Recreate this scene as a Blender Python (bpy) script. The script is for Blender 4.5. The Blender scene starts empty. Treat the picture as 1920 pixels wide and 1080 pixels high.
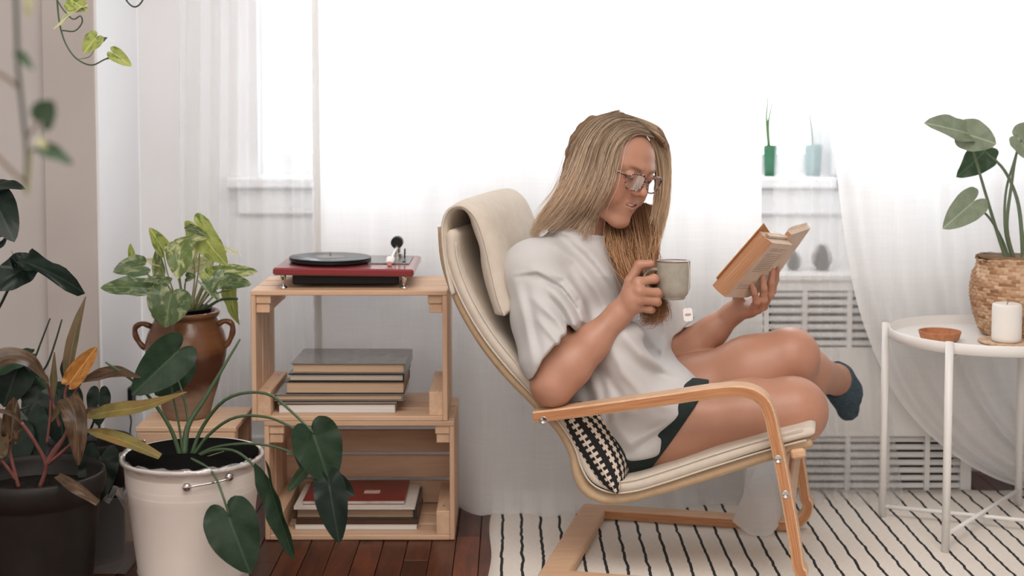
import bpy, math, random
import numpy as np
from mathutils import Vector, Matrix, noise as mnoise
random.seed(7)
SC = bpy.context.scene
COL = SC.collection
# ------------------------------------------------------------------ camera, world, lights, exposure
FPX, CX, CY, CAMH = 2700.0, 960.0, 343.0, 1.05
PITCH = math.atan(170.0 / FPX)
cd = bpy.data.cameras.new('camera'); cam = bpy.data.objects.new('camera', cd); COL.objects.link(cam)
cam.location = (0, 0, CAMH); cam.rotation_euler = (math.pi / 2 - PITCH, 0, 0)
cd.sensor_width = 36; cd.lens = FPX / 1920 * 36
cd.shift_y = -(540 - CY) / 1920
cd.clip_start = 0.05
cd.dof.use_dof = True; cd.dof.focus_distance = 3.1; cd.dof.aperture_fstop = 2.5
SC.camera = cam
SC.view_settings.view_transform = 'Standard'; SC.view_settings.look = 'None'
SC.view_settings.gamma = 1; SC.view_settings.use_curve_mapping = False
SC.view_settings.exposure = 0.40
wd = bpy.data.worlds.new('sky'); SC.world = wd; wd.use_nodes = True
bg = wd.node_tree.nodes['Background']; bg.inputs[0].default_value = (0.95, 0.975, 1.0, 1); bg.inputs[1].default_value = 13.0
# an overcast sky: three times as bright overhead as at the horizon, grey ground below
_wt = wd.node_tree; _tc = _wt.nodes.new('ShaderNodeTexCoord'); _sx = _wt.nodes.new('ShaderNodeSeparateXYZ'); _rp = _wt.nodes.new('ShaderNodeValToRGB'); _mp = _wt.nodes.new('ShaderNodeMapRange')
_wt.links.new(_tc.outputs['Generated'], _sx.inputs[0]); _wt.links.new(_sx.outputs['Z'], _mp.inputs['Value']); _mp.inputs['From Min'].default_value = -1; _wt.links.new(_mp.outputs[0], _rp.inputs[0])
_e = _rp.color_ramp.elements; _e.new(.5); _e.new(.49)
for _q, (_p, _c) in zip(_e, ((0, (.16, .16, .16, 1)), (.485, (.2, .2, .2, 1)), (.515, (.33, .352, .378, 1)), (1, (.91, .965, 1.02, 1)))): _q.position = _p; _q.color = _c
_wt.links.new(_rp.outputs[0], bg.inputs[0])
def area_light(name, loc, rot, sx, sy, energy, color=(1, 1, 1), portal=False):
    l = bpy.data.lights.new(name, 'AREA'); l.shape = 'RECTANGLE'; l.size = sx; l.size_y = sy
    l.energy = energy; l.color = color
    if portal: l.cycles.is_portal = True
    o = bpy.data.objects.new(name, l); COL.objects.link(o); o.location = loc; o.rotation_euler = rot
    return o
# warm front fill, added unseen behind the camera to brighten the sides facing it
area_light('front_fill', (-0.3, -1.6, 1.95), (math.radians(80), 0, 0), 3.4, 1.2, 27, (1.0, 0.92, 0.85))

area_light('overhead_fill', (0.1, 1.3, 2.56), (0, 0, 0), 2.2, 1.6, 45, (1.0, 0.94, 0.89))  # overhead fill panel added out of view, in place of bounce off the ceiling

# ------------------------------------------------------------------ projection helpers: a pixel of the photograph plus a real depth -> a point of the room
_fw = Vector((0, math.cos(PITCH), -math.sin(PITCH))); _up = Vector((0, math.sin(PITCH), math.cos(PITCH)))
def ray(px, py):
    return Vector(((px - CX) / FPX, 0, 0)) + _up * (-(py - CY) / FPX) + _fw
def W(px, py, Y):
    d = ray(px, py); t = Y / d.y
    return Vector((d.x * t, Y, CAMH + d.z * t))
def WZ(px, py, z):
    d = ray(px, py); t = (z - CAMH) / d.z
    return Vector((d.x * t, d.y * t, z))
def pix(P):
    q = P - np.array([0, 0, CAMH])
    f = q @ np.array(_fw); u = q @ np.array(_up)
    return CX + FPX * q[..., 0] / f, CY - FPX * u / f
# the armchair's own frame: u forward, v from the near side to the far side
CA = math.radians(13)
CF = Vector((math.cos(CA), -math.sin(CA), 0)); CL = Vector((math.sin(CA), math.cos(CA), 0)); CO = Vector((0.055, 2.98, 0))
def CH(u, v, z): return CO + CF * u + CL * v + Vector((0, 0, z))
def V(px, py, v):
    d = ray(px, py); o = Vector((0, 0, CAMH)); p0 = CO + CL * v
    t = (p0 - o).dot(CL) / d.dot(CL)
    return o + d * t
def UZ(px, py, v):
    p = V(px, py, v) - CO
    return p.dot(CF), p.z

# ------------------------------------------------------------------ object helpers
def tag(o, label=None, cat=None, group=None, kind=None):
    if label: o['label'] = label
    if cat: o['category'] = cat
    if group: o['group'] = group
    if kind: o['kind'] = kind
    return o
def thing(name, label, cat, loc=(0, 0, 0), group=None):
    o = bpy.data.objects.new(name, None); COL.objects.link(o); o.location = loc; o.empty_display_size = 0.05
    return tag(o, label, cat, group)
def wloc(o):
    v = Vector((0, 0, 0))
    while o is not None:
        v = v + Vector(o.location); o = o.parent
    return v
def link(name, me, mat, parent=None, smooth=False):
    o = bpy.data.objects.new(name, me); COL.objects.link(o)
    if mat is not None:
        for m in (mat if isinstance(mat, (list, tuple)) else [mat]): me.materials.append(m)
    if parent is not None: o.parent = parent
    if smooth: me.polygons.foreach_set('use_smooth', [True] * len(me.polygons))
    return o
class MB:
    """collects geometry in world coordinates; build() links it as one mesh object under its parent"""
    def __init__(s): s.v = []; s.f = []; s.uv = {}; s.m = {}
    def add(s, vs, fs, mi=0):
        b = len(s.v); s.v += [Vector(p) for p in vs]
        for f in fs:
            if mi: s.m[len(s.f)] = mi
            s.f.append(tuple(b + i for i in f))
        return b
    def box(s, lo, hi, bev=0.0, mi=0):
        x0, y0, z0 = lo; x1, y1, z1 = hi
        return s.obox(Vector(((x0+x1)/2, (y0+y1)/2, (z0+z1)/2)), Vector((1,0,0)), Vector((0,1,0)), Vector((0,0,1)), (x1-x0)/2, (y1-y0)/2, (z1-z0)/2, bev, mi)
    def obox(s, c, ax, ay, az, hx, hy, hz, bev=0.0, mi=0):
        if bev <= 0:
            vs = [c + ax*hx*i + ay*hy*j + az*hz*k for k in (-1, 1) for j in (-1, 1) for i in (-1, 1)]
            s.add(vs, [(0,2,3,1),(4,5,7,6),(0,1,5,4),(2,6,7,3),(0,4,6,2),(1,3,7,5)], mi); return
        b = min(bev, hx*.9, hy*.9, hz*.9); vs = []; idx = {}
        for i in (-1, 1):
            for j in (-1, 1):
                for k in (-1, 1):
                    for a in range(3):
                        e = [hx*i, hy*j, hz*k]; sg = (i, j, k)
                        for q in range(3):
                            if q != a: e[q] -= b*sg[q]
                        idx[(i,j,k,a)] = len(vs); vs.append(c + ax*e[0] + ay*e[1] + az*e[2])
        fs = []
        for a in range(3):
            o1, o2 = (a+1) % 3, (a+2) % 3
            for sg in (-1, 1):
                q = []
                for (p, r) in ((-1,-1),(1,-1),(1,1),(-1,1)):
                    e = [0,0,0]; e[a] = sg; e[o1] = p; e[o2] = r; q.append(idx[(*e, a)])
                fs.append(tuple(q if sg > 0 else q[::-1]))
        for a in range(3):
            o1, o2 = (a+1) % 3, (a+2) % 3
            for p in (-1, 1):
                for r in (-1, 1):
                    e0 = [0,0,0]; e1 = [0,0,0]; e0[a] = -1; e1[a] = 1
                    for e in (e0, e1): e[o1] = p; e[o2] = r
                    q = [idx[(*e0,o1)], idx[(*e1,o1)], idx[(*e1,o2)], idx[(*e0,o2)]]
                    fs.append(tuple(q if p*r > 0 else q[::-1]))
        for (i,j,k) in [(i,j,k) for i in (-1,1) for j in (-1,1) for k in (-1,1)]:
            q = [idx[(i,j,k,0)], idx[(i,j,k,1)], idx[(i,j,k,2)]]
            fs.append(tuple(q if i*j*k > 0 else q[::-1]))
        s.add(vs, fs, mi)
    def tube(s, pts, r, n=8, cap=True, mi=0, flat=None):
        pts = [Vector(p) for p in pts]; m = len(pts)
        rs = r if isinstance(r, (list, tuple)) else [r]*m
        t0 = (pts[1]-pts[0]).normalized()
        ref = Vector((0,0,1)) if abs(t0.z) < .9 else Vector((1,0,0))
        nx = t0.cross(ref).normalized(); vs = []
        for i in range(m):
            t = (pts[min(i+1,m-1)]-pts[max(i-1,0)])
            t = t.normalized() if t.length > 1e-9 else t0
            nx = (nx - t*nx.dot(t)); nx = nx.normalized() if nx.length > 1e-6 else t.orthogonal().normalized()
            ny = t.cross(nx)
            for k in range(n):
                a = 2*math.pi*k/n
                vs.append(pts[i] + nx*(math.cos(a)*rs[i]) + ny*(math.sin(a)*rs[i]))
        fs = [(i*n+k, i*n+(k+1)%n, (i+1)*n+(k+1)%n, (i+1)*n+k) for i in range(m-1) for k in range(n)]
        if cap: fs += [tuple(range(n))[::-1], tuple((m-1)*n+k for k in range(n))]
        s.add(vs, fs, mi)
    def lathe(s, c, prof, n=48, ax=Vector((1,0,0)), ay=Vector((0,1,0)), az=Vector((0,0,1)), mi=0, closed=False):
        c = Vector(c); vs = []
        for (r, z) in prof:
            for k in range(n):
                a = 2*math.pi*k/n; vs.append(c + ax*(r*math.cos(a)) + ay*(r*math.sin(a)) + az*z)
        m = len(prof)
        fs = [(i*n+k, i*n+(k+1)%n, (i+1)*n+(k+1)%n, (i+1)*n+k) for i in range(m-1) for k in range(n)]
        if prof[0][0] > 1e-4: fs.append(tuple(range(n))[::-1])
        if prof[-1][0] > 1e-4: fs.append(tuple((m-1)*n+k for k in range(n)))
        s.add(vs, fs, mi)
    def sweep(s, pts, prof, side, cap=True, mi=0):
        """closed cross-section prof (a along the path normal, b along the fixed side vector) swept along pts"""
        pts = [Vector(p) for p in pts]; m = len(pts); vs = []
        for i in range(m):
            t = (pts[min(i+1,m-1)]-pts[max(i-1,0)]).normalized(); nn = side.cross(t).normalized()
            pr = prof(i/(m-1)) if callable(prof) else prof
            n = len(pr)
            for (a, b) in pr: vs.append(pts[i] + nn*a + side*b)
        fs = [(i*n+k, (i+1)*n+k, (i+1)*n+(k+1)%n, i*n+(k+1)%n) for i in range(m-1) for k in range(n)]
        if cap: fs += [tuple(range(n)), tuple((m-1)*n+k for k in range(n))[::-1]]
        s.add(vs, fs, mi)
    def grid(s, P, mi=0):
        """P[i][j] points"""
        m, n = len(P), len(P[0])
        s.add([p for row in P for p in row], [(i*n+j, i*n+j+1, (i+1)*n+j+1, (i+1)*n+j) for i in range(m-1) for j in range(n-1)], mi)
    def build(s, name, mat, parent=None, smooth=False, origin=None, weld=False):
        off = wloc(parent) if parent is not None else Vector((0,0,0))
        me = bpy.data.meshes.new(name)
        if origin is not None: o0 = Vector(origin)
        elif parent is None:
            lo = [min(p[i] for p in s.v) for i in range(3)]; hi = [max(p[i] for p in s.v) for i in range(3)]
            o0 = Vector(((lo[0]+hi[0])/2, (lo[1]+hi[1])/2, lo[2]))
        else: o0 = off
        me.from_pydata([tuple(p-o0) for p in s.v], [], s.f); me.update()
        o = link(name, me, mat, parent, smooth)
        for i, k in s.m.items(): me.polygons[i].material_index = k
        o.location = o0 - off
        return o
def spline(pts, n):
    """Catmull-Rom through pts, n samples"""
    P = [np.array(tuple(p), float) for p in pts]
    if len(P) == 2: return [Vector(P[0] + (P[1]-P[0])*i/(n-1)) for i in range(n)]
    d = [0.0]
    for a, b in zip(P, P[1:]): d.append(d[-1] + max(1e-9, np.linalg.norm(b-a))**.5)
    out = []
    Q = [2*P[0]-P[1]] + P + [2*P[-1]-P[-2]]
    tt = [d[0]-(d[1]-d[0])] + d + [d[-1]+(d[-1]-d[-2])]
    for i in range(n):
        t = d[-1]*i/(n-1); k = 1
        while k < len(P)-1 and t > tt[k+1]: k += 1
        t0,t1,t2,t3 = tt[k-1],tt[k],tt[k+1],tt[k+2]; p0,p1,p2,p3 = Q[k-1],Q[k],Q[k+1],Q[k+2]
        a1 = (t1-t)/(t1-t0)*p0+(t-t0)/(t1-t0)*p1; a2 = (t2-t)/(t2-t1)*p1+(t-t1)/(t2-t1)*p2; a3 = (t3-t)/(t3-t2)*p2+(t-t2)/(t3-t2)*p3
        b1 = (t2-t)/(t2-t0)*a1+(t-t0)/(t2-t0)*a2; b2 = (t3-t)/(t3-t1)*a2+(t-t1)/(t3-t1)*a3
        out.append(Vector((t2-t)/(t2-t1)*b1+(t-t1)/(t2-t1)*b2))
    return out
def interp(x, xs, ys):
    return float(np.interp(x, xs, ys))
def np_mesh(name, Vt, F):
    me = bpy.data.meshes.new(name); n, m, k = len(Vt), len(F), F.shape[1]
    me.vertices.add(n); me.vertices.foreach_set('co', np.asarray(Vt, np.float32).ravel())
    me.loops.add(m*k); me.loops.foreach_set('vertex_index', np.asarray(F, np.int32).ravel())
    me.polygons.add(m); me.polygons.foreach_set('loop_start', np.arange(0, m*k, k, dtype=np.int32))
    me.polygons.foreach_set('loop_total', np.full(m, k, np.int32))
    me.update(calc_edges=True); me.polygons.foreach_set('use_smooth', np.ones(m, bool))
    return me

# ------------------------------------------------------------------ materials
class NT:
    def __init__(s, name):
        s.mat = bpy.data.materials.new(name); s.mat.use_nodes = True; s.t = s.mat.node_tree
        s.b = s.t.nodes['Principled BSDF']; s.out = s.t.nodes['Material Output']
    def n(s, typ, **kw):
        nd = s.t.nodes.new(typ)
        for k, v in kw.items():
            if k.startswith('i_'):
                key = k[2:]; key = int(key) if key.isdigit() else key.replace('_', ' ')
                if hasattr(v, 'is_output') or isinstance(v, bpy.types.NodeSocket): s.t.links.new(v, nd.inputs[key])
                else: nd.inputs[key].default_value = v
            else: setattr(nd, k, v)
        return nd
    def l(s, a, b): s.t.links.new(a, b)
    def math(s, op, a, b=None, c=None):
        nd = s.t.nodes.new('ShaderNodeMath'); nd.operation = op
        for i, v in enumerate((a, b, c)):
            if v is None: continue
            if isinstance(v, bpy.types.NodeSocket): s.l(v, nd.inputs[i])
            else: nd.inputs[i].default_value = v
        return nd.outputs[0]
    def coord(s, kind='Object', scale=(1,1,1), rot=(0,0,0)):
        tc = s.n('ShaderNodeTexCoord'); mp = s.n('ShaderNodeMapping')
        s.l(tc.outputs[kind], mp.inputs[0]); mp.inputs['Scale'].default_value = scale; mp.inputs['Rotation'].default_value = rot
        return mp.outputs[0]
    def noise(s, vec, scale, detail=4, rough=.55, dist=0.0):
        nd = s.n('ShaderNodeTexNoise'); nd.inputs['Scale'].default_value = scale; nd.inputs['Detail'].default_value = detail
        nd.inputs['Roughness'].default_value = rough; nd.inputs['Distortion'].default_value = dist
        if vec is not None: s.l(vec, nd.inputs['Vector'])
        return nd.outputs[0]
    def ramp(s, fac, stops, interp='LINEAR'):
        r = s.n('ShaderNodeValToRGB'); e = r.color_ramp.elements; r.color_ramp.interpolation = interp
        while len(e) < len(stops): e.new(0.5)
        for q, (p, c) in zip(e, stops): q.position = p; q.color = (*c, 1) if len(c) == 3 else c
        s.l(fac, r.inputs[0]); return r.outputs[0]
    def mix(s, fac, a, b, blend='MIX'):
        m = s.n('ShaderNodeMix', data_type='RGBA', blend_type=blend)
        for sock, v in ((m.inputs[0], fac), (m.inputs[6], a), (m.inputs[7], b)):
            if isinstance(v, bpy.types.NodeSocket): s.l(v, sock)
            elif isinstance(v, (int, float)): sock.default_value = v
            else: sock.default_value = (*v, 1) if len(v) == 3 else v
        return m.outputs[2]
    def set(s, **kw):
        for k, v in kw.items():
            key = k.replace('_', ' ')
            key = {'Color': 'Base Color', 'Rough': 'Roughness', 'Spec': 'Specular IOR Level', 'SSS': 'Subsurface Weight', 'Trans': 'Transmission Weight', 'Coat': 'Coat Weight'}.get(key, key)
            if isinstance(v, bpy.types.NodeSocket): s.l(v, s.b.inputs[key])
            elif key == 'Base Color' and len(v) == 3: s.b.inputs[key].default_value = (*v, 1)
            else: s.b.inputs[key].default_value = v
        return s
    def bump(s, h, strength=.3, dist=.002):
        b = s.n('ShaderNodeBump'); b.inputs['Strength'].default_value = strength; b.inputs['Distance'].default_value = dist
        s.l(h, b.inputs['Height']); s.l(b.outputs[0], s.b.inputs['Normal']); return s
def srgb(r, g, b):
    f = lambda c: (c/255/12.92) if c/255 <= .04045 else ((c/255+.055)/1.055)**2.4
    return (f(r), f(g), f(b))
def plain(name, col, rough=.5, **kw):
    return NT(name).set(Color=col, Rough=rough, **kw).mat
def mottled(name, c1, c2, scale, rough=.6, bump=0, bscale=None, **kw):
    m = NT(name); v = m.coord(); m.set(Color=m.ramp(m.noise(v, scale), [(.3, c1), (.7, c2)]), Rough=rough, **kw)
    if bump: m.bump(m.noise(v, bscale or scale*4), bump)
    return m.mat
def wood(name, c1, c2, axis, scale=14, rough=.5, stretch=12, var=.25, bump=.08):
    m = NT(name); sc = [1,1,1]; sc[axis] = 1/stretch
    oi = m.n('ShaderNodeObjectInfo')
    tc = m.n('ShaderNodeTexCoord'); add = m.n('ShaderNodeVectorMath', operation='MULTIPLY_ADD')
    m.l(oi.outputs['Random'], add.inputs[0]); add.inputs[1].default_value = (7,11,5); m.l(tc.outputs['Object'], add.inputs[2])
    mp = m.n('ShaderNodeMapping'); m.l(add.outputs[0], mp.inputs[0]); mp.inputs['Scale'].default_value = sc
    n1 = m.noise(mp.outputs[0], scale*3, 5, .6, 1.2); n2 = m.noise(mp.outputs[0], scale*14, 3, .5)
    f = m.math('ADD', m.math('MULTIPLY', n1, .75), m.math('MULTIPLY', n2, .25))
    c = m.ramp(f, [(.33, c1), (.62, c2)])
    hv = m.n('ShaderNodeHueSaturation'); m.l(c, hv.inputs['Color'])
    m.l(m.math('ADD', m.math('MULTIPLY', oi.outputs['Random'], var), 1-var/2), hv.inputs['Value'])
    m.set(Color=hv.outputs[0], Rough=rough).bump(n2, bump, .001); return m.mat
# ================================================================== the room
M_wall = mottled('white_paint', srgb(226,226,227), srgb(233,233,234), 3, .7)
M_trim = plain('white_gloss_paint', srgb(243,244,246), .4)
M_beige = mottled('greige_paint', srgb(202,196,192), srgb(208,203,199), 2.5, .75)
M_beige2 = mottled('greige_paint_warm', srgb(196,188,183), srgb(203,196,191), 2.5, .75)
M_ceil = plain('ceiling_paint', srgb(238,237,235), .8)
def glass_mat(name, tr=.95):
    m = NT(name); t = m.n('ShaderNodeBsdfTransparent'); g = m.n('ShaderNodeBsdfGlossy'); g.inputs['Roughness'].default_value = .02
    fr = m.n('ShaderNodeFresnel'); fr.inputs[0].default_value = 1.45; mx = m.n('ShaderNodeMixShader')
    t.inputs[0].default_value = (tr, tr, tr, 1)
    m.l(m.math('MULTIPLY', fr.outputs[0], .6), mx.inputs[0]); m.l(t.outputs[0], mx.inputs[1]); m.l(g.outputs[0], mx.inputs[2]); m.l(mx.outputs[0], m.out.inputs[0])
    return m.mat
M_glass = glass_mat('window_glass')
def struct(o, **kw): o['kind'] = 'structure'; return o
XL, XR, YB, YF, ZC = -1.95, 2.6, 3.95, -1.9, 2.6
M_floor_base = plain('floor_underlay', srgb(50, 24, 16), .5)
mb = MB(); mb.box((XL, YF, -.12), (XR, YB, -.012)); floor = struct(mb.build('floor', M_floor_base))
M_plank = wood('oiled_redwood', srgb(48, 25, 17), srgb(104, 55, 36), 1, 9, .34, 7, 1.0, .2)
def plank_run():
    x = -1.6; i = 0; pw = .0565
    rnd = random.Random(3)
    while x < 1.85:
        y = 2.0 + rnd.random() * .4 - .4
        while y < 3.94:
            L = .62 + rnd.random() * .3
            y1 = min(y + L, 3.945)
            if y1 - y > .03 and i < 299:
                b = MB(); dz = rnd.uniform(-.0008, .0008)
                b.box((x + .0008, y + .0008, -.016), (x + pw - .0008, y1 - .0008, dz), .0012)
                b.build('floor_plank', M_plank, floor); i += 1
            y = y1
        x += pw
plank_run()
mb = MB()
mb.box((XL, YF, -.012), (-1.6, YB, 0)); mb.box((1.85, YF, -.012), (XR, YB, 0)); mb.box((-1.6, YF, -.012), (1.85, 1.6, 0))
mb.build('floor_border', M_plank, floor)
mb = MB(); mb.box((XL, YF, ZC), (XR, YB + .2, ZC + .1)); struct(mb.build('ceiling', M_ceil))
mb = MB(); mb.box((XR, YF, 0), (XR + .1, YB + .2, ZC)); struct(mb.build('wall_right', M_wall))
mb = MB(); mb.box((XL - .1, YF, 0), (XL, YB + .2, ZC)); struct(mb.build('wall_left', M_wall))
mb = MB(); mb.box((XL - .1, YF - .1, 0), (XR + .1, YF, ZC)); struct(mb.build('wall_front', M_wall))
# the chimney breast on the left: greige face, white-lit return
PX = W(186, 500, 3.56).x; PX2 = W(91, 500, 3.58).x
mb = MB(); mb.box((XL, 3.585, 0), (PX2, YB, ZC)); struct(mb.build('wall_left', M_beige))
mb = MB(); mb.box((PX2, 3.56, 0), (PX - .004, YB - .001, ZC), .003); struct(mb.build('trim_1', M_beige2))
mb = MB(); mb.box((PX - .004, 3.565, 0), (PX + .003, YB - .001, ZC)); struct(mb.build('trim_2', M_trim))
mb = MB(); mb.box((XL, 3.565, 0), (PX2 - .003, 3.584, .09), .004); struct(mb.build('baseboard_left', M_trim))
# window wall
def wx(px): return W(px, 300, YB).x
WINS = [(484, 892), (1048, 1562), (1612, 1905)]
ZS, ZT = W(500, 331, YB).z, 2.32
mb = MB()
mb.box((PX, YB, -.12), (XR, YB + .2, ZS - .035)); mb.box((PX, YB, ZT), (XR, YB + .2, ZC))
edges = [PX] + [wx(p) for w in WINS for p in w] + [XR]
for a, b in zip(edges[0::2], edges[1::2]): mb.box((a, YB, ZS - .035), (b, YB + .2, ZT))
struct(mb.build('wall_back', mottled('window_wall_paint', srgb(238,238,239), srgb(243,243,244), 3, .7)))
for i, (p0, p1) in enumerate(WINS):
    x0, x1 = wx(p0), wx(p1); fw = .045
    w = struct(thing('window_%d' % (i+1), None, None, ((x0+x1)/2, YB + .1, ZS)))
    b = MB()
    b.box((x0, YB + .06, ZS), (x0 + fw, YB + .13, ZT)); b.box((x1 - fw, YB + .06, ZS), (x1, YB + .13, ZT))
    b.box((x0 + fw, YB + .06, ZS), (x1 - fw, YB + .13, ZS + .06)); b.box((x0 + fw, YB + .06, ZT - fw), (x1 - fw, YB + .13, ZT))
    b.build('window_frame', M_trim, w)
    zm = 1.42; b = MB(); b.box((x0 + fw, YB + .07, zm - .02), (x1 - fw, YB + .12, zm + .02)); b.build('meeting_rail', M_trim, w)
    if i == 1:
        xm = (x0 + x1) / 2
        b = MB(); b.box((xm - .03, YB + .065, ZS + .06), (xm + .03, YB + .125, ZT - fw)); b.build('mullion', M_trim, w)
    for z0, z1 in ((ZS + .055, zm - .018), (zm + .018, ZT - fw + .004)):
        b = MB(); b.box((x0 + fw - .004, YB + .088, z0), (x1 - fw + .004, YB + .092, z1)); b.build('pane', M_glass, w)
    b = MB(); b.box((x0 - .08, YB - .055, ZS - .03), (x1 + .06, YB + .06, ZS), .005); b.build('window_sill', M_trim, w)
    b = MB(); b.box((x0 - .055, YB - .022, ZS - .105), (x1 + .035, YB + .001, ZS - .03), .006); b.build('sill_apron', M_trim, w)
    portal = area_light('window_portal', ((x0+x1)/2, YB + .16, (ZS+ZT)/2), (math.radians(-90), 0, 0), x1-x0, ZT-ZS, 1, portal=True)
bx1 = wx(1100)
mb = MB(); mb.box((PX + .004, YB - .016, 0), (bx1, YB, .1), .004); struct(mb.build('baseboard_back', M_trim))
# pale building across the street
mb = MB(); bt = thing('apartment_building', 'pale apartment building faintly visible through the window behind the sheer curtain', 'building', (-2.4, 15.2, -6))
mb.box((-3.0, 15, -6), (-1.92, 17, 9)); mb.build('facade', plain('pale_render', srgb(214, 217, 222), .8), bt)
Mdw = plain('dark_pane', srgb(150, 156, 166), .3)
for z in (-.2, 1.35, 2.9):
    b = MB(); b.box((-2.32, 14.96, z), (-2.12, 15.01, z + 1.1)); b.build('window', Mdw, bt)
    b = MB(); b.box((-2.36, 14.9, z - .08), (-2.08, 15.0, z)); b.build('ledge', plain('ledge_stone', srgb(200, 203, 206), .8), bt)

# ------------------------------------------------------------------ curtains
def cloth(name, col, trans, alpha, weave=0.0, tint=(1, 1, 1)):
    m = NT(name); v = m.coord('Object')
    d = m.n('ShaderNodeBsdfDiffuse'); t = m.n('ShaderNodeBsdfTranslucent'); tp = m.n('ShaderNodeBsdfTransparent')
    d.inputs[0].default_value = (*col, 1); t.inputs[0].default_value = (*[c*k for c, k in zip(col, tint)], 1)
    m1 = m.n('ShaderNodeMixShader'); m1.inputs[0].default_value = trans; m.l(d.outputs[0], m1.inputs[1]); m.l(t.outputs[0], m1.inputs[2])
    m2 = m.n('ShaderNodeMixShader'); m.l(tp.outputs[0], m2.inputs[1]); m.l(m1.outputs[0], m2.inputs[2])
    if weave:
        mp1 = m.n('ShaderNodeMapping'); m.l(v, mp1.inputs[0]); mp1.inputs['Scale'].default_value = (9, 9, 260)
        mp2 = m.n('ShaderNodeMapping'); m.l(v, mp2.inputs[0]); mp2.inputs['Scale'].default_value = (260, 9, 7)
        h = m.math('ADD', m.noise(mp1.outputs[0], 1, 2), m.noise(mp2.outputs[0], 1, 2))
        m.l(m.math('SUBTRACT', alpha + weave, m.math('MULTIPLY', h, weave)), m2.inputs[0])
        b = m.n('ShaderNodeBump'); b.inputs['Strength'].default_value = .12; b.inputs['Distance'].default_value = .001; m.l(h, b.inputs['Height'])
        m.l(b.outputs[0], d.inputs['Normal']); m.l(b.outputs[0], t.inputs['Normal'])
    else: m2.inputs[0].default_value = alpha
    m.l(m2.outputs[0], m.out.inputs[0]); return m.mat
M_linen = cloth('linen_weave', (.945, .942, .935), .46, .91, .08)
M_sheer = cloth('sheer_voile', (.93, .93, .93), .5, .3)
def edge(pts, t):
    """pts: (py, px, Y) rows; t in 0..1 over cumulated length"""
    d = [0]
    for a, b in zip(pts, pts[1:]): d.append(d[-1] + math.hypot(b[0]-a[0], b[1]-a[1]))
    s = spline([(p[1], p[0], p[2]*1000) for p in pts], 200)
    return s[min(199, int(round(t*199)))]
def curtain(name, label, L, R, mat, nf, amp, ns=160, nt=90, seed=1, extra=None, tpow=1.0, sub=1):
    rnd = random.Random(seed); ph = [rnd.uniform(0, 6.28) for _ in range(8)]
    A = spline([(p[0], p[1], p[2]*1000) for p in L], nt); B = spline([(p[0], p[1], p[2]*1000) for p in R], nt)
    P = []
    for i in range(nt):
        t = i/(nt-1); row = []
        for j in range(ns):
            s = j/(ns-1)
            q = A[i].lerp(B[i], s); a = amp(s, t) if callable(amp) else amp
            w = s + .012*math.sin(3*t + ph[0]) * math.sin(s*5+ph[1])
            f = math.sin(2*math.pi*nf*w + ph[2] + 1.2*math.sin(2*math.pi*w*1.7 + ph[3]))
            f += (.12 if 'sheer' in name else .45)*math.sin(2*math.pi*nf*2.3*w + ph[4] + .8*t) * (1 - .3*t)
            f += .25*math.sin(2*math.pi*nf*.37*w + ph[5] - 1.5*t)
            y = q.z/1000 + a*f; x, py = q.x, q.y
            p = W(x, py, y)
            if extra: p = extra(p, s, t)
            p.z = max(p.z, .004)
            row.append(p)
        P.append(row)
    b = MB(); b.grid(P); o = b.build(name, mat, smooth=True)
    tag(o, label, 'curtain'); return o
def hem1(p, s, t):
    k = max(0, (t - .5)/.5)
    prof = interp(s, [0, .12, .29, .37, .6, .75, .88, .94, 1], [0, -.005, -.035, -.165, -.175, -.13, -.07, -.05, 0])
    p.y += prof * k**1.6 + .006*math.sin(s*70)*k**4
    g = math.exp(-((s-.945)/.05)**2); kk = max(0, (t-.80)/.20)
    p.y -= .05*g*kk**1.2
    p.z += .018*math.exp(-((s-.70)/.05)**2)*kk
    return p
curtain('linen_curtain', 'wide white linen curtain hanging behind the crates and the armchair', [(584,-820,3.66),(585,0,3.66),(588,400,3.665),(591,700,3.67),(593,950,3.67)],
        [(1431,-820,3.66),(1431,0,3.66),(1428,300,3.665),(1430,600,3.67),(1440,948,3.67)], M_linen, 6, lambda s, t: .008 + .005*t, 240, 110, 5, hem1)
b = MB()
for k, (x, w) in enumerate(((583.5, 3),)):
    P = [[W(582 + 15*j/3 + y*.011, y, 3.655 - .004*math.sin(j)) for j in range(4)] for y in range(-800, 951, 50)]
    b.grid(P)
side_hem = b.build('side_hem', cloth('linen_doubled', (.80, .785, .765), .42, .985), bpy.data.objects['linen_curtain'], True)
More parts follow.
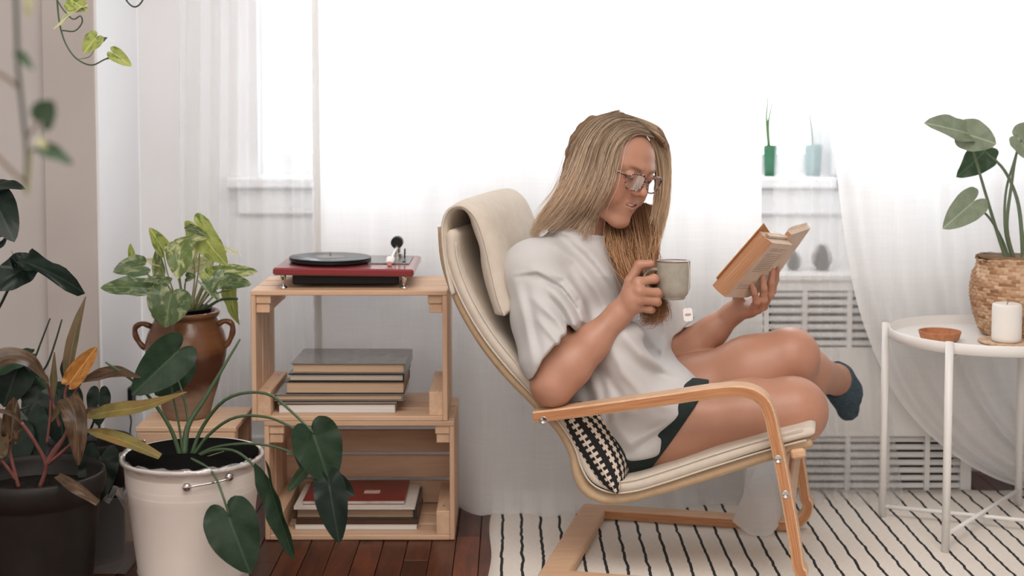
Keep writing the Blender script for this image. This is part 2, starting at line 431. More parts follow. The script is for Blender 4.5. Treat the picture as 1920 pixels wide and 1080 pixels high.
# the gathered corner of the hem, lying over the armchair's far runner
P = []
for i in range(30):
    t = i/29; row = []
    for j in range(34):
        a = j/33
        top = W(1402 + 66*a, 872 - 10*a, 3.575); bot = spline([W(1380,950,3.44), W(1384,982,3.365), W(1415,1003,3.335), W(1450,992,3.35), W(1482,962,3.44)], 34)[j]
        p = top.lerp(bot, t); puff = math.sin(math.pi*min(1, t*1.02))*.045*math.sin(math.pi*a)**.6
        p += Vector((.012*math.sin(a*9+t*2)*t, -puff - .018*math.sin(a*13+1)*t*(1-.3*t), .05*math.sin(math.pi*t)*math.sin(math.pi*a) + .004*math.sin(a*17+2)*t))
        p.z = max(p.z, .010 if p.y < 3.36 else .012); row.append(p)
    P.append(row)
b = MB(); b.grid(P); b.build('hem_bunch', M_linen, bpy.data.objects['linen_curtain'], True)
curtain('linen_curtain', 'white linen curtain swept aside behind the round table and the basket plant',
        [(1540,-820,3.66),(1541,0,3.66),(1550,150,3.66),(1566,300,3.655),(1585,450,3.65),(1606,560,3.645),(1640,660,3.64),(1690,755,3.64),(1765,835,3.64),(1860,895,3.65),(1960,925,3.655),(2060,938,3.66)],
        [(2330,-820,3.66),(2330,0,3.66),(2320,150,3.66),(2300,300,3.66),(2280,450,3.66),(2260,560,3.66),(2240,660,3.66),(2230,735,3.66),(2225,790,3.66),(2225,835,3.66),(2225,880,3.66),(2230,930,3.66)],
        M_linen, 6, lambda s, t: .007 + .045*t*t*(1.1-s), 220, 120, 11, lambda p, s, t: Vector((p.x, p.y if p.y > 3.65 else 3.65 - .028*math.tanh((3.65-p.y)/.05), p.z)))
curtain('sheer_curtain', 'transparent white sheer curtain hanging left of the crates', [(340,-820,3.70),(338,0,3.70),(336,500,3.70),(338,935,3.70)], [(604,-820,3.705),(604,0,3.705),(606,500,3.705),(610,935,3.705)], M_sheer, 6, .02, 300, 40, 21)
curtain('sheer_curtain', 'transparent white sheer curtain hanging over the radiator between the two linen curtains', [(1452,-820,3.69),(1470,0,3.69),(1452,300,3.69),(1445,600,3.69),(1470,900,3.67),(1490,985,3.52)], [(1665,-820,3.695),(1660,0,3.695),(1662,500,3.695),(1668,750,3.69),(1690,900,3.66),(1700,982,3.53)], M_sheer, 4.5, .017, 260, 70, 33)

# ------------------------------------------------------------------ radiator under the window
M_rad = plain('radiator_enamel', srgb(232, 231, 229), .45); M_dark = plain('radiator_inside', srgb(52, 54, 56), .8)
RY = 3.735; rx0, rx1 = W(1190, 700, RY).x, W(1815, 700, RY).x; rz1 = W(1500, 512, RY).z
rad = thing('radiator', 'white louvred radiator cover behind the sheer curtain under the window', 'radiator', ((rx0+rx1)/2, 3.84, 0))
b = MB(); b.box((rx0 + .02, RY + .05, .02), (rx1 - .02, YB - .005, rz1 - .03)); b.build('core', M_dark, rad)
b = MB(); b.box((rx0 - .01, RY - .012, rz1 - .022), (rx1 + .01, YB - .003, rz1), .006); b.build('top_panel', M_rad, rad)
def zz(py): return W(1500, py, RY).z
b = MB()
for y0, y1 in ((524, 545), (652, 818), (934, 990)): b.box((rx0, RY, max(0.002, zz(y1))), (rx1, RY + .02, zz(y0)))
b.build('front_panel', M_rad, rad)
cols = [1190, 1270, 1352, 1436, 1508, 1592, 1666, 1742, 1815]
for k, c in enumerate(cols):
    x = W(c, 700, RY).x; hw = .0065 if 0 < k < len(cols)-1 else .014
    for y0, y1 in ((545, 652), (818, 934)):
        b = MB(); b.box((x - hw, RY + .001, zz(y1) - .001), (x + hw, RY + .021, zz(y0) + .001)); b.build('mullion', M_rad, rad)
lou = None
for y0, y1, n in ((545, 652, 7), (818, 934, 8)):
    for i in range(n):
        z = zz(y0) + (zz(y1) - zz(y0)) * (i + .5) / n
        for c0, c1 in zip(cols, cols[1:]):
            x0, x1 = W(c0, 700, RY).x + .006, W(c1, 700, RY).x - .006
            b = MB(); b.obox(Vector(((x0+x1)/2, RY + .011, z)), Vector((1,0,0)), Vector((0, .8, .6)), Vector((0, -.6, .8)), (x1-x0)/2, .007, .0028); b.build('louver', M_rad, rad)
# ================================================================== rug
def rug_mat():
    m = NT('woven_rug'); tc = m.n('ShaderNodeTexCoord'); sp = m.n('ShaderNodeSeparateXYZ'); m.l(tc.outputs['Object'], sp.inputs[0])
    mp = m.n('ShaderNodeMapping'); m.l(tc.outputs['Object'], mp.inputs[0]); mp.inputs['Scale'].default_value = (3, 9, 1)
    wob = m.math('MULTIPLY', m.math('SUBTRACT', m.noise(mp.outputs[0], 2.2, 3), .5), .013)
    x = m.math('ADD', sp.outputs[0], wob)
    fr = m.math('FRACT', m.math('ADD', m.math('DIVIDE', x, .0463), 40.0))
    d = m.math('ABSOLUTE', m.math('SUBTRACT', fr, .5))
    mp2 = m.n('ShaderNodeMapping'); m.l(tc.outputs['Object'], mp2.inputs[0]); mp2.inputs['Scale'].default_value = (60, 420, 1)
    st = m.math('LESS_THAN', m.math('ADD', d, m.math('MULTIPLY', m.math('SUBTRACT', m.noise(mp2.outputs[0], 1, 2), .5), .05)), .072)
    v = m.coord('Object', (90, 420, 1)); base = m.ramp(m.noise(v, 1, 3), [(.3, srgb(222,214,204)), (.7, srgb(238,232,224))])
    m.set(Color=m.mix(st, base, srgb(40, 42, 44)), Rough=.95).bump(m.noise(v, 1, 2), .5, .002); return m.mat
b = MB(); rl, rr = -.0505, 1.95
P = [[Vector((rl + (rr-rl)*i/60 + (.004*math.sin(j*.7) if i == 0 else 0), 1.75 + (3.725-1.75)*j/40, .0065 + .0012*math.sin(i*1.1+j*.6))) for i in range(61)] for j in range(41)]
b.grid(P)
edge_loop = [P[0][i] for i in range(61)] + [P[j][60] for j in range(1, 41)] + [P[40][i] for i in range(59, -1, -1)] + [P[j][0] for j in range(39, 0, -1)]
n0 = len(b.v); b.v += [Vector((p.x, p.y, .0012)) for p in edge_loop]
def gi(p):
    for j in (0, 40):
        for i in range(61):
            if P[j][i] is p: return j*61+i
    for j in range(41):
        for i in (0, 60):
            if P[j][i] is p: return j*61+i
ids = [gi(p) for p in edge_loop]; m_ = len(ids)
b.f += [(ids[k], n0+k, n0+(k+1) % m_, ids[(k+1) % m_]) for k in range(m_)]
rug = b.build('striped_rug', rug_mat(), smooth=True, origin=(0, 0, 0))
tag(rug, 'white woven cotton rug with thin black stripes under the armchair', 'rug')

# ================================================================== crates
M_pine = [wood('pine_%d' % a, srgb(203, 164, 132), srgb(222, 189, 159), a, 9, .6, 14, .22, .1) for a in range(3)]
M_screw = plain('zinc', srgb(150, 148, 145), .3, Metallic=1.0)
def crate(label, px0, px1, yb, yt, Yf, depth, back, group='pine crates'):
    x0, x1 = W(px0, yb, Yf).x, W(px1, yb, Yf).x; zb, zt = yb, yt
    c = thing('wooden_crate', label, 'crate', ((x0+x1)/2, Yf + depth/2, zb), group); th = .0115; Y1 = Yf + depth
    def board(nm, lo, hi, ax): 
        b = MB(); b.box(lo, hi, .0015); b.build(nm, M_pine[ax], c)
    n = 3; w = depth/n
    for i in range(n):
        y0, y1 = Yf + i*w + .0045*(i > 0), Yf + (i+1)*w - .0045*(i < n-1)
        board('top_slat', (x0 + th*.0, y0, zt - th), (x1 - .0, y1, zt), 0)
        board('bottom_slat', (x0 + th, y0, zb), (x1 - th, y1, zb + th), 0)
        board('side_slat', (x0, y0 + .001, zb), (x0 + th, y1 - .001, zt - th), 2)
        board('side_slat', (x1 - th, y0 + .001, zb), (x1, y1 - .001, zt - th), 2)
    for sx in (-1, 1):
        def xr(a, b_): return ((x0 + a, x0 + b_) if sx < 0 else (x1 - b_, x1 - a))
        a = xr(th, th + .034); board('corner_batten', (a[0], Yf + .006, zt - th - .02), (a[1], Y1 - .006, zt - th), 1)
        a = xr(th, th + .031); board('corner_batten', (a[0], Yf + .01, zt - th - .042), (a[1], Y1 - .01, zt - th - .0205), 1)
        a = xr(th, th + .032); board('corner_batten', (a[0], Yf + .006, zb + th), (a[1], Y1 - .006, zb + th + .056), 1)
        for yy in (Yf + .05, Y1 - .05):
            b = MB(); xm = (a[0]+a[1])/2; b.lathe((xm, yy, zb + th + .056), [(.0028, 0), (.0028, .0006), (0, .0006)], 8); b.build('screw', M_screw, c)
    if back:
        h = (zt - zb - 2*th)/4
        for i in range(4):
            board('back_slat', (x0 + th, Y1 - th, zb + th + i*h + .0045), (x1 - th, Y1, zb + th + (i+1)*h - .004), 0)
    return x0, x1, c
YC = 3.32; ZM = W(650, 790, YC).z; ZTOP = W(650, 545, YC).z
crate('pine crate lying on its side on the floor with magazines inside', 486, 850, .001, ZM, YC, .265, True)
crate('pine crate with open back, topmost, stacked under the red turntable', 463, 837, ZM + .0005, ZTOP, YC, .265, False)

# stool crate under the urn
def stool():
    Yf = 3.30; x0, x1 = W(253, 800, Yf).x, W(442, 800, Yf).x; zt = W(340, 801, Yf).z; D = .22
    c = thing('wooden_stool', 'small pine box stool under the brown urn', 'stool', ((x0+x1)/2, Yf + D/2, 0))
    def board(nm, lo, hi, ax): b = MB(); b.box(lo, hi, .0015); return b.build(nm, M_pine[ax], c)
    for i in range(3):
        w = D/3; board('top_slat', (x0, Yf + i*w + .001, zt - .012), (x1, Yf + (i+1)*w - .002, zt), 0)
    for y0 in (Yf + .002, Yf + D - .014):
        for k in range(3):
            z1 = zt - .013 - k*.088; board('side_slat', (x0 + .003, y0, z1 - .082), (x1 - .003, y0 + .012, z1), 0)
    for xx in (x0 + .003, x1 - .033):
        for y0 in (Yf + .0145, Yf + D - .044): board('corner_batten', (xx, y0, .001), (xx + .03, y0 + .029, zt - .013), 2)
        for k in range(3):
            b = MB(); b.lathe((xx + .016, Yf + .002, zt - .034 - k*.088), [(.005, 0), (.005, .0015), (.003, .003), (0, .003)], 10, Vector((1,0,0)), Vector((0,0,1)), Vector((0,-1,0))); b.build('screw', M_screw, c)
    return zt, Yf
ZSTOOL, YSTOOL = stool()

# ================================================================== books
def pages(name, c): 
    m = NT(name); v = m.coord('Object', (3, 3, 900)); return m.set(Color=m.ramp(m.noise(v, 1, 2), [(.3, [k*.78 for k in c]), (.7, c)]), Rough=.85).mat
M_pg_tan = pages('pages_tan', srgb(206, 176, 146)); M_pg_grey = pages('pages_grey', srgb(196, 184, 168)); M_pg_white = pages('pages_white', srgb(232, 228, 224))
def cover_mat(name, c, c2=None, rough=.25): return mottled(name, c, c2 or c, 18, rough)
M_blackc = cover_mat('black_cover', srgb(38,37,38), srgb(46,44,44)); M_greyc = cover_mat('grey_gloss_cover', srgb(112,111,110), srgb(126,123,120), .16)
M_lightc = cover_mat('light_grey_cover', srgb(176,176,176), srgb(160,162,165)); M_redc = cover_mat('red_cover', srgb(132,36,36), srgb(112,28,30), .3)
M_brownc = cover_mat('brown_cover', srgb(84,58,42), srgb(72,50,38)); M_whitec = cover_mat('white_cover', srgb(228,222,214), srgb(216,208,198), .3)
def book(label, x0, x1, z0, z1, y0, y1, cov, pg, group, ct=.0025, over=.004, name='book', rot=0.0, spine=1, paper=False):
    """closed book lying flat, its long fore-edge towards the room; the spine closes the side given (+1 right, -1 left, 0 back)"""
    c = thing(name, label, 'book' if name == 'book' else 'magazine', ((x0+x1)/2, (y0+y1)/2, z0), group)
    ca, sa = math.cos(rot), math.sin(rot); cx, cy = (x0+x1)/2, (y0+y1)/2
    ax, ay, az = Vector((ca, sa, 0)), Vector((-sa, ca, 0)), Vector((0,0,1)); C0 = Vector((cx, cy, 0))
    def bx(nm, a0, a1, b0, b1, c0, c1, m, bev=.0008):
        b = MB(); b.obox(C0 + ax*((a0+a1)/2-cx) + ay*((b0+b1)/2-cy) + az*((c0+c1)/2), ax, ay, az, (a1-a0)/2, (b1-b0)/2, (c1-c0)/2, bev); return b.build(nm, m, c)
    bx('pages', x0 + over, x1 - over, y0 + over, y1 - over, z0 + ct, z1 - ct, pg)
    bx('front_cover', x0, x1, y0, y1, z1 - ct + .0001, z1, cov); bx('back_cover', x0, x1, y0, y1, z0, z0 + ct - .0001, cov)
    if spine == 1: bx('spine', x1 - over + .0005, x1, y0, y1, z0 + ct, z1 - ct, cov)
    elif spine == -1: bx('spine', x0, x0 + over - .0005, y0, y1, z0 + ct, z1 - ct, cov)
    else: bx('spine', x0, x1, y1 - over + .0005, y1, z0 + ct, z1 - ct, cov)
    return c
YB0 = 3.355
def bxr(px0, px1, Y): return W(px0, 740, Y).x, W(px1, 740, Y).x
ZSH = ZM + .0125; g = 'books stacked in the upper crate'
zs = [ZSH] + [None]*6
def zrow(y, Y): return W(650, y, Y).z
hts = [.0195, .0085, .0165, .0295, .0195, .0245]
spec = [('white paperback at the bottom of the stack in the upper crate', 522, 741, 3.352, 3.53, M_whitec, M_pg_white, .001, .001, 0.0, 0),
        ('thin grey-brown book second from the bottom of the upper crate stack', 517, 745, 3.352, 3.535, M_brownc, M_pg_grey, .0018, .003, .012, 0),
        ('wide book with a grey cover sticking out on the left of the upper crate stack', 514, 756, 3.353, 3.545, M_greyc, M_pg_tan, .0028, .004, .0, 1),
        ('thick book with tan page block in the middle of the upper crate stack', 536, 758, 3.356, 3.54, M_blackc, M_pg_tan, .0022, .002, .0, 0),
        ('dark-covered book with greyish pages second from the top of the upper crate stack', 541, 759, 3.352, 3.54, M_blackc, M_pg_grey, .0028, .004, -.008, 1),
        ('glossy grey hardback topmost in the upper crate stack', 546, 762, 3.352, 3.55, M_greyc, M_pg_tan, .0024, .005, -.012, 1)]
z = ZSH
for h, (lb, p0, p1, y0, y1, cv, pg, ct, ov, rt, sp) in zip(hts, spec):
    x0, x1 = bxr(p0, p1, y0); book(lb, x0, x1, z, z + h - .0002, y0, y1, cv, pg, g, ct, ov, 'book', rt, sp); z += h
g2 = 'books and magazines in the lower crate'; z = .0135
lo = [('pale magazine lowest of the pile in the lower crate', 550, 781, .0125, 3.36, 3.55, M_whitec, M_pg_white, .0012, .001, 0, 0, 'magazine'),
      ('brown book second from the bottom in the lower crate', 552, 783, .0135, 3.36, 3.54, M_brownc, M_brownc, .0018, .001, 0, 0, 'book'),
      ('thick tan-paged book with black spine in the lower crate', 546, 782, .0250, 3.36, 3.55, M_blackc, M_pg_tan, .0012, .0105, 0, 1, 'book'),
      ('large white magazine under the red one in the lower crate', 548, 777, .0060, 3.352, 3.555, M_whitec, M_pg_white, .001, .001, 0, 0, 'magazine')]
for (lb, p0, p1, h, y0, y1, cv, pg, ct, ov, rt, sp, nm) in lo:
    x0, x1 = bxr(p0, p1, y0); book(lb, x0, x1, z, z + h - .0002, y0, y1, cv, pg, g2, ct, ov, nm, rt, sp); z += h
M_cutc = mottled('printed_edge', srgb(206,198,190), srgb(170,158,150), 30, .5)
x0, x1 = bxr(565, 757, 3.372)
mg = book('red magazine with a small pale label on top of the lower crate pile', x0, x1, z, z + .0095, 3.372, 3.555, M_redc, M_cutc, g2, .001, .0008, 'magazine', .008, 0)
b = MB(); lx = W(699, 937, 3.45).x; b.box((lx - .020, 3.435, z + .0095), (lx + .018, 3.462, z + .0098)); b.build('paper_label', mottled('label_paper', srgb(206,150,132), srgb(226,206,190), 60, .5), mg)

# ================================================================== turntable
M_red = NT('red_lacquer').set(Color=srgb(138, 46, 50), Rough=.3, Coat=.7).mat
M_black = plain('black_plastic', srgb(22, 24, 26), .4, Spec=.3); M_chrome = plain('chrome', srgb(205, 202, 198), .16, Metallic=1.0)
M_vinyl = NT('vinyl'); _v = M_vinyl.coord('Object')
_sp = M_vinyl.n('ShaderNodeVectorMath', operation='LENGTH'); M_vinyl.l(_v, _sp.inputs[0])
_gr = M_vinyl.math('FRACT', M_vinyl.math('MULTIPLY', _sp.outputs['Value'], 260))
M_vinyl.set(Color=srgb(40, 41, 43), Rough=.3).bump(_gr, .08, .0004); M_vinyl = M_vinyl.mat
yf, yb2 = 3.338, 3.625; zt0 = W(640, 504, yf).z; zt1 = W(640, 518, yf).z
x0, x1 = W(511, 510, yf).x, W(775, 510, yf).x
tt = thing('turntable', 'red record player with black platter on top of the stacked crates', 'record player', ((x0+x1)/2, 3.45, ZTOP))
TR = .0125
ca, sa = math.cos(TR), math.sin(TR); TX, TY, TZ = Vector((ca, sa*.2, -sa)), Vector((-sa*.2, 1, 0)), Vector((sa, 0, ca))
TC = Vector(((x0+x1)/2, (yf+yb2)/2, (zt0+zt1)/2))
b = MB(); b.obox(TC, TX, TY, TZ, (x1-x0)/2, (yb2-yf)/2, (zt0-zt1)/2, .004); b.build('plinth', M_red, tt)
def tp(u, v, w=0): return TC + TX*u + TY*v + TZ*((zt0-zt1)/2 + w)
hz = (zt0-zt1)/2
u0 = W(548, 525, 3.37).x - TC.x; u1 = W(748, 525, 3.37).x - TC.x
b = MB(); zlo = ZTOP + .0075; zhi = TC.z - hz
b.box((TC.x + u0, 3.37, zlo), (TC.x + u1, 3.6, zhi), .003); b.build('motor_housing', M_black, tt)
for (u, v) in ((W(531, 530, 3.36).x - TC.x, -.122), (W(757, 530, 3.36).x - TC.x, -.122), (-.112, .122), (.112, .122)):
    p = TC + TX*u + TY*v; b = MB(); zb = ZTOP + .0003; h = (p.z - hz) - zb
    b.lathe((p.x, p.y, zb), [(.0085, 0), (.0095, .0015), (.0085, .004), (.0035, .007), (.003, .011), (.0055, h*.6), (.007, h*.85), (.0065, h), (0, h)], 16); b.build('foot', M_chrome, tt)
pu, pv = W(618, 483, 3.455).x - TC.x, -.015
b = MB(); c = tp(pu, pv); R0 = .0985
b.lathe(c, [(0, .0005), (R0-.006, .0005), (R0 - .002, .0035), (R0, .005), (R0, .0105), (R0 - .002, .0118), (0, .0118)], 64, TX, TY, TZ); b.build('platter', M_black, tt)
b = MB(); c2 = tp(pu, pv, .0119)
b.lathe((0,0,0), [(0, 0), (R0 - .001, 0), (R0, .0008), (R0 - .001, .0017), (.036, .0017), (0, .0017)], 96); 
rec = thing('vinyl_record', 'black vinyl record with grey label lying on the turntable platter', 'record', c2)
o = b.build('disc', M_vinyl, None, True, origin=(0,0,0)); o.parent = rec; o.rotation_euler = (0, TR, 0)
b = MB(); b.lathe((0,0,.0018), [(0, 0), (.034, 0), (.034, .0003), (0, .0003)], 40); o = b.build('label', mottled('record_label', srgb(120,120,118), srgb(150,148,146), 40, .5), None, origin=(0,0,0)); o.parent = rec; o.rotation_euler = (0, TR, 0)
b = MB(); b.lathe(tp(pu, pv, .0118), [(.0028, 0), (.0026, .012), (.001, .0145), (0, .0145)], 12, TX, TY, TZ); b.build('spindle', M_chrome, tt)
ua = W(740, 480, 3.48).x - TC.x
b = MB(); b.obox(tp(ua - .012, .03, .0015), TX, TY, TZ, .05, .075, .0015, .001); b.build('tonearm_plate', plain('brushed_metal', srgb(150,148,146), .35, Metallic=.8), tt)
b = MB(); b.lathe(tp(ua, .075, .003), [(.014, 0), (.014, .01), (.009, .012), (.0085, .03), (0, .03)], 20, TX, TY, TZ); b.build('pivot_base', M_chrome, tt)
b = MB(); b.lathe(tp(ua - .001, .083, .040), [(0, -.016), (.013, -.016), (.015, -.013), (.015, .013), (.013, .016), (0, .016)], 24, TX, TZ, TY); b.build('counterweight', M_black, tt)
b = MB(); b.tube([tp(ua, .07, .037), tp(ua + .001, .03, .03), tp(ua - .002, -.03, .02), tp(ua - .003, -.05, .016)], .0036, 10); b.build('tonearm', M_chrome, tt)
b = MB(); b.obox(tp(ua - .006, -.066, .0125), TX, (TY*.97 + TZ*.22).normalized(), (TZ*.97 - TY*.22).normalized(), .010, .018, .0045, .003); b.build('headshell', plain('white_plastic', srgb(226,222,220), .3), tt)
b = MB(); b.obox(tp(ua - .006, -.078, .006), TX, TY, TZ, .005, .008, .005, .001); b.build('cartridge', plain('pink_plastic', srgb(216,150,146), .4), tt)
b = MB(); b.tube([tp(ua + .02, .055, .002), tp(ua + .02, .055, .02), tp(ua + .021, .045, .027)], .002, 8); b.build('cue_lever', M_black, tt)
b = MB(); b.obox(tp(ua + .024, -.02, .003), TX, TY, TZ, .004, .008, .002, .001); b.build('speed_switch', M_black, tt)

# ================================================================== side table on the right
M_wm = plain('white_steel', srgb(238, 236, 233), .35)
TCX, TCY, TRR = 1.133, 3.40, .226; ZR = W(1855, 618, TCY).z; ZF = ZR - .021
tb = thing('tray_table', 'round white metal tray table on the rug beside the curtain', 'side table', (TCX, TCY, .008))
b = MB(); b.lathe((TCX, TCY, 0), [(0, ZF - .002), (TRR - .006, ZF - .002), (TRR - .001, ZF), (TRR, ZR - .001), (TRR + .001, ZR), (TRR + .0025, ZR - .001), (TRR + .002, ZF - .003), (TRR - .003, ZF - .0055), (0, ZF - .0055)], 96); b.build('tray', M_wm, tb, True)
legd = [Vector((-.93, .36, 0)).normalized(), Vector((-.62, -.78, 0)).normalized()]; legd += [-legd[0], -legd[1]]
for d in legd:
    px = d.cross(Vector((0,0,1)))
    P0 = Vector((TCX, TCY, .0085)) + d*(TRR + .012); P1 = Vector((TCX, TCY, ZR + .003)) + d*(TRR + .0105)
    b = MB(); b.tube([P0, P1], .0092, 14); b.build('leg', M_wm, tb, True)
    b = MB(); b.tube([Vector((TCX, TCY, ZF - .02)) + d*(TRR + .004), Vector((TCX, TCY, ZF - .014)) + d*(TRR - .04)], .0022, 6); b.build('bracket', M_wm, tb)
for k, d in enumerate(legd[:2]):
    b = MB(); q = Vector((TCX, TCY, .034 + .012*k)); b.tube([q + d*(TRR + .008), q - d*(TRR + .008)], .0052, 10); b.build('stretcher', M_wm, tb, True)
# cork dish, woven mat, candle, basket
b = MB(); p = W(1762, 630, 3.385); p.z = ZF + .0004
b.lathe(p, [(0, 0), (.040, 0), (.0445, .003), (.0495, .019), (.049, .0205), (.0465, .0205), (.0455, .0185), (.0415, .0065), (0, .006)], 48)
tag(b.build('cork_dish', mottled('cork', srgb(166, 106, 70), srgb(190, 130, 92), 90, .8, .2), smooth=False), 'small round cork dish on the white tray table', 'dish')
BX, BYY = 1.222, 3.46
M_jute = mottled('jute', srgb(178,140,110), srgb(226,200,172), 70, .9, .5, 160)
CDX, CDY = W(1887, 635, 3.335).x, 3.335
b = MB(); c = Vector((CDX + .018, CDY + .01, ZF + .0003)); prof = []
for k in range(13): prof.append((.077*k/12, .0035 + .0011*(k % 2)))
prof = [(0, .0035)] + prof[1:] + [(.0785, .002), (.077, 0), (0, 0)]
b.lathe(c, prof, 48); mat_ = tag(b.build('woven_coaster', M_jute, smooth=True), 'round woven jute coaster under the white candle', 'coaster')
M_wax = NT('white_wax').set(Color=srgb(240, 236, 230), Rough=.45, SSS=.25); M_wax.b.inputs['Subsurface Radius'].default_value = (.02, .016, .012); M_wax = M_wax.mat
cz = ZF + .0047; ch_ = .0895
cdl = thing('pillar_candle', 'thick white pillar candle on the woven coaster', 'candle', (CDX, CDY, cz))
b = MB(); b.lathe((CDX, CDY, cz), [(.030, 0), (.0335, .002), (.0338, .01), (.0338, ch_ - .008), (.0318, ch_ - .002), (.028, ch_), (.020, ch_ - .003), (0, ch_ - .0055)], 48); b.build('wax', M_wax, cdl, True)
b = MB(); b.tube([(CDX, CDY, cz + ch_ - .006), (CDX + .0005, CDY, cz + ch_ + .001), (CDX + .003, CDY, cz + ch_ + .003)], .0009, 6); b.build('wick', M_black, cdl)
# basket: woven relief is geometry
bk = thing('woven_basket', 'natural woven seagrass basket holding the green plant on the tray table', 'basket', (BX, BYY, ZF))
bp = [(0, .078), (.010, .086), (.05, .100), (.09, .108), (.12, .1085), (.145, .104), (.160, .0965), (.172, .0925), (.182, .0945), (.187, .097)]
n, m = 272, 110; hB = .187; Pg = []
for i in range(m + 1):
    z = hB*i/m; r = float(np.interp(z, [a for a, _ in bp], [q for _, q in bp])); row = []
    for k in range(n):
        a = 2*math.pi*k/n; rowi = int(z/hB*22); ph = (rowi % 2)*math.pi
        w = math.sin(a*34 + ph); s_ = abs(math.sin(math.pi*z/hB*22))**.6
        rr_ = r + .0036*(w*.5+.5)*s_ + .0012*mnoise.noise((math.cos(a)*9, math.sin(a)*9, z*60))
        zz_ = z + (.003*math.sin(a*3+1) if i > m-4 else 0) + .0008*math.sin(a*17)
        row.append(Vector((BX + rr_*math.cos(a), BYY + rr_*math.sin(a), ZF + .001 + zz_)))
    Pg.append(row)
b = MB(); b.add([p for r_ in Pg for p in r_], [(i*n+k, i*n+(k+1) % n, (i+1)*n+(k+1) % n, (i+1)*n+k) for i in range(m) for k in range(n)] + [tuple(range(n))[::-1]])
def weave_mat():
    m = NT('seagrass'); tc = m.n('ShaderNodeTexCoord'); sp = m.n('ShaderNodeSeparateXYZ'); m.l(tc.outputs['Object'], sp.inputs[0])
    a = m.math('ARCTAN2', sp.outputs[1], sp.outputs[0]); row = m.math('FLOOR', m.math('MULTIPLY', sp.outputs[2], 22/.187))
    cell = m.math('FLOOR', m.math('ADD', m.math('MULTIPLY', a, 34/6.2832), m.math('MULTIPLY', m.math('MODULO', row, 2.0), .5)))
    cv = m.n('ShaderNodeCombineXYZ'); m.l(cell, cv.inputs[0]); m.l(row, cv.inputs[1]); wn = m.n('ShaderNodeTexWhiteNoise'); m.l(cv.outputs[0], wn.inputs[0])
    c = m.ramp(wn.outputs[0], [(0, srgb(150,112,84)), (.35, srgb(186,148,116)), (.7, srgb(206,172,140)), (1, srgb(222,194,164))])
    fine = m.noise(m.coord('Object', (60, 60, 900)), 1, 2); c = m.mix(m.math('MULTIPLY', fine, .3), c, srgb(140,106,80)); m.set(Color=c, Rough=.85, Spec=.2).bump(fine, .3, .001); return m.mat
b.build('weave', weave_mat(), bk, True)
b = MB(); b.lathe((BX, BYY, ZF), [(.0925, .188), (.088, .186), (.086, .17), (.088, .150), (0, .148)], 64); b.build('lining', mottled('seagrass_inside', srgb(120, 88, 62), srgb(160, 128, 96), 60, .9), bk, True)
b = MB(); b.lathe((BX, BYY, ZF), [(.088, .151), (.05, .156), (0, .157)], 32); b.build('soil', mottled('potting_soil', srgb(30,25,21), srgb(50,40,33), 90, .95, .6, Spec=.1), bk)
# ================================================================== armchair
def birch_mat(name, c1, c2, lam):
    m = NT(name); v = m.coord('Object', (1.2, 30, 30)); n1 = m.noise(v, 6, 4, .6, .5)
    c = m.ramp(n1, [(.3, c1), (.7, c2)])
    m.set(Color=c, Rough=.42).bump(n1, .05, .001); return m.mat
M_birch = birch_mat('birch_face', srgb(206, 164, 128), srgb(226, 190, 156), False)
def ply_mat():
    m = NT('laminated_edge'); at = m.n('ShaderNodeUVMap'); sp = m.n('ShaderNodeSeparateXYZ'); m.l(at.outputs[0], sp.inputs[0])
    cm = m.n('ShaderNodeCombineXYZ'); m.l(m.math('MULTIPLY', sp.outputs[0], 9), cm.inputs[0]); m.l(m.math('MULTIPLY', sp.outputs[1], 7), cm.inputs[1])
    n1 = m.noise(cm.outputs[0], 1.0, 3, .6, .3)
    lay = m.math('MULTIPLY', m.math('ABSOLUTE', m.math('SUBTRACT', m.math('FRACT', m.math('MULTIPLY', sp.outputs[1], 6)), .5)), .5)
    c = m.ramp(m.math('ADD', m.math('MULTIPLY', n1, .75), lay), [(.3, srgb(150, 92, 58)), (.46, srgb(184, 126, 84)), (.66, srgb(206, 154, 110))])
    m.set(Color=c, Rough=.45); return m.mat
M_ply = ply_mat()
M_cush = mottled('cushion_canvas', srgb(207, 196, 181), srgb(215, 204, 190), 40, .9, .12, 700)
M_frame = mottled('frame_canvas', srgb(188, 162, 130), srgb(198, 172, 140), 60, .9, .15, 700)
M_web = mottled('seat_webbing', srgb(196, 172, 142), srgb(204, 182, 152), 60, .9, .15, 500)
chair = thing('armchair', 'bentwood cantilever armchair with beige cushions on the striped rug', 'armchair', CH(.25, .265, .008))
near_px = [(1000, 783), (1060, 776), (1150, 764), (1250, 750), (1340, 737), (1385, 734.5), (1412, 740), (1432, 755), (1443, 780), (1450, 812), (1462, 866), (1476, 940), (1490, 1020), (1498, 1070)]
fr = [UZ(x, y, 0) for x, y in near_px]
ul, zl = fr[-1]; zr = .0205
sl = (fr[-1][0]-fr[-3][0])/(fr[-1][1]-fr[-3][1])
ub = ul + sl*(zr - zl)
fr = fr[:-1] + [(ul - sl*.0, zl), (ub - .005, zr + .055), (ub - .012, zr + .028), (ub - .034, zr + .006), (ub - .075, zr), (.30, zr), (.15, zr), (.055, zr)]
TH, FWID = .0235, .050
